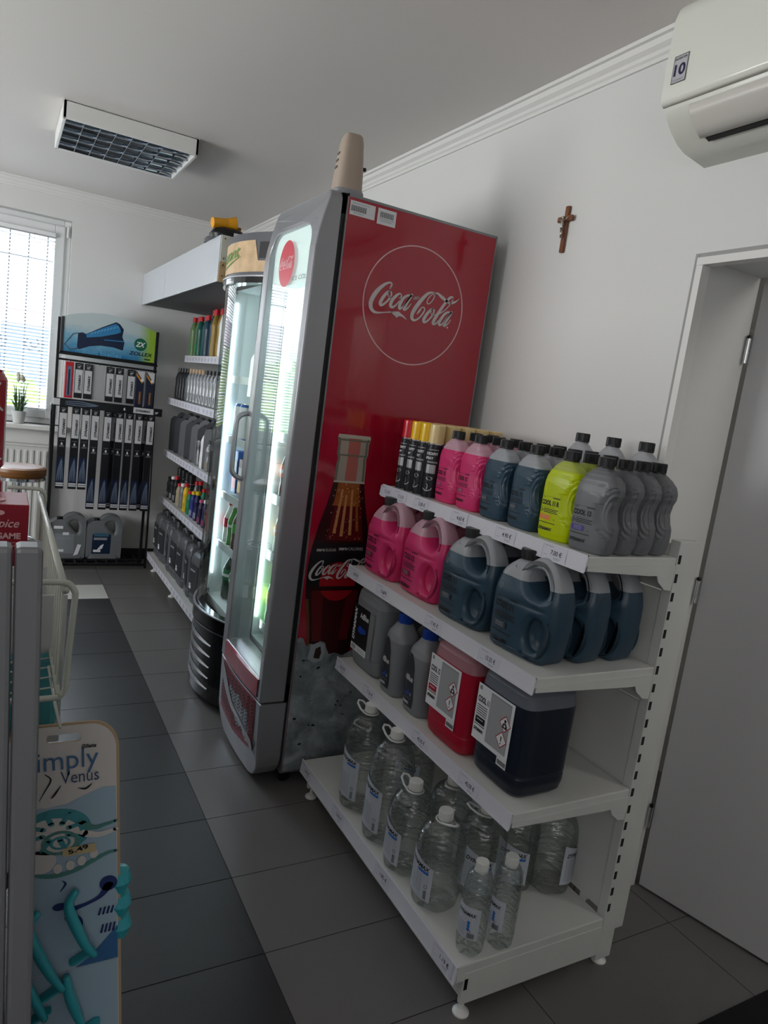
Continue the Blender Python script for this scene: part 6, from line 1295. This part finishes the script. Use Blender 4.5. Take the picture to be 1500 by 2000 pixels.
g.build('wire_basket', dsp, True)
g = G(); g.tube([(0.050, 0.66, 1.165), (0.053, 0.60, 1.152), (0.056, 0.585, 1.142)], 0.0014, WM, 6); g.build('hook', dsp, True)
# razor card hanging at the front
rz = thing('razor_pack', 'large hanging razor card with teal razors and Simply Venus lettering', 'razor pack', (0.07, 0.6, 0.75))
CRD = mat('card_white', '#c2bdba', 0.5); CE = mat('card_edge_tan', '#a58f72', 0.7); SKY = mat('card_pale_blue', '#93a9ba', 0.5); TL = mat('card_teal', '#3f8790', 0.5); NV = mat('card_navy', '#1f2f63', 0.5); TLD = mat('card_green_teal', '#4a7d78', 0.5)
def XK(v): return 0.378-(0.378-v)*0.64
def XF(u, v, h): return (0.014+u*0.845+(0.378-v)*0.077, 0.600-h, 0.76+v)
cx1 = 0.1065
out = rrect(0, 0, cx1, 0.378, [0.004, 0.004, 0.026, 0.026], 8)
slot = rrect(0.038, 0.3605, 0.070, 0.3685, 0.0038, 4)
bm = slab([out, slot[::-1]], 0.0016, 0.0003, 1); bmesh.ops.recalc_face_normals(bm, faces=bm.faces); bm.verts.index_update()
g = G(); g.add([XF(v.co.x, v.co.y, v.co.z-0.001) for v in bm.verts], [[v.index for v in f.verts] for f in bm.faces], CE); bm.free(); 
cd_ = g.build('card', rz, True)
g = G(); inn = rrect(0.001, 0.001, cx1-0.003, 0.376, [0.004, 0.004, 0.025, 0.025], 8)
bm = slab([inn, slot[::-1]], 0.0004, 0.0001, 1); bmesh.ops.recalc_face_normals(bm, faces=bm.faces); bm.verts.index_update(); g.add([XF(v.co.x, v.co.y, v.co.z+0.0003) for v in bm.verts], [[v.index for v in f.verts] for f in bm.faces], CRD); bm.free()
XC = lambda u, v, h: XF(u, XK(v), h+0.0006)
# pale blue lower field under a wavy edge
g.rect(XF, 0.002, 0.002, cx1-0.004, 0.1365, SKY, 0.0009)
g.poly(XC, [(0.002, 0.002), (cx1-0.004, 0.002), (cx1-0.004, 0.278), (0.090, 0.279), (0.075, 0.272), (0.055, 0.261), (0.035, 0.258), (0.018, 0.262), (0.002, 0.268)], SKY, 0.0003)
g.text(XC, 'Simply', 0.016, 0.3135, 0.041, mat('ink_blue', '#3f6288', 0.5), 0.0012, width=0.070); g.text(XC, 'Venus', 0.050, 0.292, 0.026, mat('ink_navy_soft', '#3b4a66', 0.5), 0.0012, width=0.036); g.text(XC, 'Gillette', 0.070, 0.341, 0.008, INK, 0.0012, bold=0.03, shear=0.2, width=0.014)
g.stroke(XC, [(0.036, 0.309, 0.001), (0.041, 0.300, 0.0016), (0.035, 0.284, 0.0012), (0.030, 0.272, 0.0006)], INK, 0.0012); g.stroke(XC, [(0.050, 0.290, 0.0008), (0.044, 0.278, 0.0022), (0.041, 0.273, 0.001)], INK, 0.0012); g.stroke(XC, [(0.066, 0.2835, 0.0006), (0.073, 0.281, 0.0028), (0.079, 0.287, 0.001)], INK, 0.0012)
# teal florals
g.ell(XC, 0.044, 0.222, 0.034, 0.034, TL, 0.0006, 40); g.ell(XC, 0.040, 0.216, 0.027, 0.027, CRD, 0.0009, 40)
for a in range(8): an = a*PI/4+0.3; g.stroke(XC, [(0.044+0.013*math.cos(an), 0.222+0.013*math.sin(an), 0.006), (0.044+0.024*math.cos(an), 0.222+0.024*math.sin(an), 0.005), (0.044+0.030*math.cos(an), 0.222+0.030*math.sin(an), 0.003)], TL, 0.0012)
g.ell(XC, 0.048, 0.205, 0.018, 0.018, TLD, 0.0015, 30, 0.004); g.ell(XC, 0.048, 0.205, 0.010, 0.010, TL, 0.0015, 24, 0.003)
g.stroke(XC, [(0.068, 0.232, 0.006), (0.080, 0.220, 0.007), (0.092, 0.222, 0.005), (0.102, 0.225, 0.004)], TLD, 0.0012); g.stroke(XC, [(0.070, 0.214, 0.010), (0.085, 0.208, 0.008), (0.102, 0.212, 0.006)], CRD, 0.0012)
g.stroke(XC, [(0.020, 0.163, 0.004), (0.040, 0.156, 0.007), (0.060, 0.158, 0.006), (0.078, 0.168, 0.006), (0.092, 0.176, 0.005), (0.102, 0.178, 0.004)], TLD, 0.0012)
for u, v in ((0.045, 0.166), (0.057, 0.168), (0.068, 0.172), (0.080, 0.180)): g.ell(XC, u, v, 0.0042, 0.0075, CRD, 0.0015, 14)
g.ell(XC, 0.030, 0.180, 0.014, 0.018, CRD, 0.0009, 20); g.rect(XC, 0.050, 0.183, 0.082, 0.196, mat('sticker_tan', '#b6a57f', 0.6), 0.0018); g.text(XC, '5.49', 0.056, 0.186, 0.009, INK, 0.0022, bold=0.03, rot=0.25, width=0.020)
g.stroke(XC, [(0.047, 0.130, 0.001), (0.052, 0.140, 0.0024), (0.049, 0.146, 0.001)], NV, 0.0012)
g.ell(XC, 0.094, 0.128, 0.009, 0.012, NV, 0.0012, 20); g.stroke(XC, [(0.094, 0.125, 0.010), (0.086, 0.110, 0.006), (0.072, 0.102, 0.005), (0.060, 0.098, 0.007), (0.052, 0.086, 0.004), (0.060, 0.072, 0.003)], NV, 0.0012)
g.ell(XC, 0.046, 0.106, 0.007, 0.006, NV, 0.0012, 16); g.stroke(XC, [(0.056, 0.094, 0.004), (0.064, 0.080, 0.006), (0.066, 0.070, 0.004)], NV, 0.0012)
for k in range(4): g.stroke(XC, [(0.086+k*0.0042, 0.090, 0.0020), (0.084+k*0.0042, 0.080, 0.0024)], NV, 0.0012); g.stroke(XC, [(0.088+k*0.004, 0.062, 0.0020), (0.086+k*0.004, 0.050, 0.0024)], NV, 0.0012)
g.poly(XC, [(0.060, 0.002), (0.103, 0.002), (0.103, 0.056), (0.092, 0.040), (0.075, 0.015)], mat('card_deep_blue', '#33618f', 0.5), 0.0009)
g.build('print', rz, True, label='printed face of the razor card')
TZ = mat('razor_teal', '#2f97a3', 0.3)
def razor(P, Q, name='razor'):
    g = G(); g.tube([(*XF(u, v, h),) for u, v, h in smooth_path(P, 4)], [0.0030+0.0018*math.sin(PI*min(1, i/(4*(len(P)-1))*1.05)) for i in range(4*(len(P)-1)+1)], TZ, 10)
    g.box(-0.006, 0.006, -0.005, 0.005, -0.022, 0.022, TZ, 0.003, lambda a, b, c: XF(Q[0]+a*0.7+c*0.45, Q[1]+c*0.2, 0.006+b)); return g.build(name, rz, True, label='teal disposable razor')
razor([(0.062, 0.222, 0.008), (0.054, 0.212, 0.010), (0.056, 0.200, 0.012), (0.063, 0.182, 0.013), (0.070, 0.166, 0.013), (0.078, 0.154, 0.011)], (0.066, 0.152))
razor([(0.026, 0.208, 0.008), (0.016, 0.198, 0.010), (0.018, 0.186, 0.012), (0.027, 0.164, 0.013), (0.036, 0.144, 0.013), (0.046, 0.126, 0.011)], (0.036, 0.122))
razor([(0.006, 0.180, 0.008), (0.004, 0.166, 0.011), (0.010, 0.146, 0.012), (0.020, 0.122, 0.013), (0.028, 0.100, 0.011)], (0.022, 0.100))
razor([(0.050, 0.136, 0.007), (0.052, 0.118, 0.008), (0.058, 0.098, 0.009), (0.064, 0.080, 0.009)], (0.070, 0.074))
for k, v in enumerate((0.120, 0.082, 0.045)):
    g = G(); g.lathe([(0.0001, -0.013), (0.008, -0.010), (0.011, 0), (0.008, 0.010), (0.0001, 0.013)], (0.014+cx1*0.845+(0.378-XK(v))*0.077, 0.608, 0.76+XK(v)), TZ, 14); g.build('razor_head', rz, True)
# packs hanging in the basket behind the card
for i, (y, x, col_, nm) in enumerate(((0.70, 0.052, TL, 'teal'), (0.80, 0.050, NV, 'navy'), (0.92, 0.047, CRD, 'white'))):
    t = thing('razor_pack', '%s blister pack hanging in the wire basket, %s from the razor card' % (nm, ORD[i]), 'razor pack', (x-0.012, y, 1.09)); g = G()
    g.box(-0.034, 0.026, -0.0012, 0.0012, -0.02, 0.13, mat('card_dull_white', '#b5b8b8', 0.5), 0.0005); g.build('card', t); g = G(); g.box(-0.030, 0.022, -0.014, -0.0012, 0.0, 0.075, col_, 0.008); g.build('blister', t)
# Old Spice box, cans
ob = thing('gift_box', 'dark red boxed gift set lettered Old Spice on the display unit', 'box', (-0.035, 0.95, 1.1005)); OR_ = mat('box_dark_red', '#8a1026', 0.4)
g = G(); g.box(-0.18, 0.0375, 0.90, 0.985, 1.1005, 1.2665, OR_, 0.001); g.build('carton', ob, True)
F_ = PY(0.8995); g = G(); OP = mat('box_print', '#d9a9ad', 0.5)
g.text(F_, 'Old Spice', -0.022, 1.240, 0.014, OP, .0006, bold=0.01, shear=0.35, width=0.050); g.text(F_, 'CASINO GAME', -0.034, 1.2265, 0.0095, OP, .0006, bold=0.04, width=0.064); g.rect(F_, -0.03, 1.2215, 0.028, 1.2219, OP, .0006); g.text(F_, 'have it legal, start', -0.022, 1.2155, 0.006, OP, .0006, width=0.048); g.ell(F_, 0.007, 1.257, 0.0055, 0.003, OP, .0006, 14)
for k in range(2): g.ell(F_, 0.005+k*0.019, 1.190, 0.006, 0.004, mat('box_print_dim', '#a34a58', 0.5), .0006, 12); g.rect(F_, -0.003+k*0.019, 1.178, 0.013+k*0.019, 1.198, mat('box_print_dark', '#6d0f20', 0.5), .0004)
g.build('lettering', ob, True)
g = G(); T_ = lambda u, v, h: (u, v, 1.2665+h); g.ell(T_, 0.004, 0.930, 0.010, 0.012, OP, .0006, 8); g.build('emblem', ob, True)
CANR = mat('can_cola_red', '#9c0f22', 0.25, coat=0.3)
def bigc(label, z):
    t = thing('drink_can', label, 'drink can', (-0.021, 1.16, z)); g = G(); g.lathe([(.026, 0), (.033, .010), (.033, .132), (.027, .143)], (0, 0, 0), CANR, 40); g.build('body', t)
    g = G(); g.lathe([(.027, .143), (.028, .146), (.026, .146), (.025, .141), (.0001, .141)], (0, 0, 0), CHROME, 32); g.build('lid', t)
    r = .0333; F_ = lambda u, v, h: ((r+h)*math.sin(u/r), -(r+h)*math.cos(u/r), v)
    g = G(); g.text(F_, 'FIFA WORLD CUP', 0.011, .030, .009, mat('can_print', '#c9868c', 0.4), .0004, bold=.02, rot=PI/2, width=.075); g.stroke(F_, [(.026, .128, .003), (.018, .115, .004), (.022, .098, .004), (.032, .090, .003)], PW, .0004); g.stroke(F_, [(.020, .035, .003), (.026, .022, .004), (.034, .020, .003)], PW, .0004); g.build('print', t); return t
bigc('upper red drink can lettered FIFA WORLD CUP at the left edge', 1.2665); bigc('lower red drink can stacked under the lettered one', 1.1200)
g = G(); g.box(-0.065, 0.013, 1.09, 1.21, 1.1005, 1.1198, GB); ds2 = tag(g.build('can_tray', world=True), 'small grey tray carrying the stacked red cans', 'tray')
t = thing('lighter_jar', 'clear jar with dark blue base standing on the upper red can', 'jar', (-0.030, 1.16, 1.4125)); g = G(); g.lathe([(.030, 0), (.031, .003), (.031, .022), (.029, .024)], (0, 0, 0), mat('jar_base_blue', '#1c2a86', 0.3), 24); g.build('base', t); g = G(); g.lathe([(.026, .024), (.027, .06), (.020, .075), (.0001, .078)], (0, 0, 0), mat('jar_blue_clear', '#6f93a8', 0.2), 24); g.build('body', t)
# dark mat at the lower right
g = G(); g.box(1.10, 2.3, 0.10, 0.888, 0.0003, 0.009, mat('mat_black', '#0a0b0c', 0.9, bump=0.6, bscale=300), 0.003); tag(g.build('floor_mat', world=True), 'black rubber floor mat in front of the doorway', 'mat')
# unseen shelf unit added opposite the fridges to shade the lower half of the aisle
ai = thing('shelf_unit', 'unseen white shelf unit added opposite the fridges to shade the lower aisle', 'shelf', (-0.5, 2.5, 0))
g = G(); g.box(-0.50, -0.48, 1.32, 3.75, 0.10, 1.36, SHELF); g.build('back_panel', ai, True)
for yy in (1.32, 2.52, 3.72): g = G(); g.box(-0.52, -0.46, yy, yy+0.03, 0, 1.38, SHELF); g.build('upright', ai, True)
for z in (0.14, 0.52, 0.90, 1.22): g = G(); g.box(-0.88, -0.52, 1.32, 3.75, z-0.03, z, SHELF, 0.002); g.box(-0.46, -0.10, 1.32, 3.75, z-0.03, z, SHELF, 0.002); g.build('shelf', ai, True)
# labels: plain wording
for o in bpy.data.objects:
    if o.parent is None and o.get('label'):
        l = o['label']
        for a_, b_ in LREP: l = l.replace(a_, b_)
        o['label'] = l
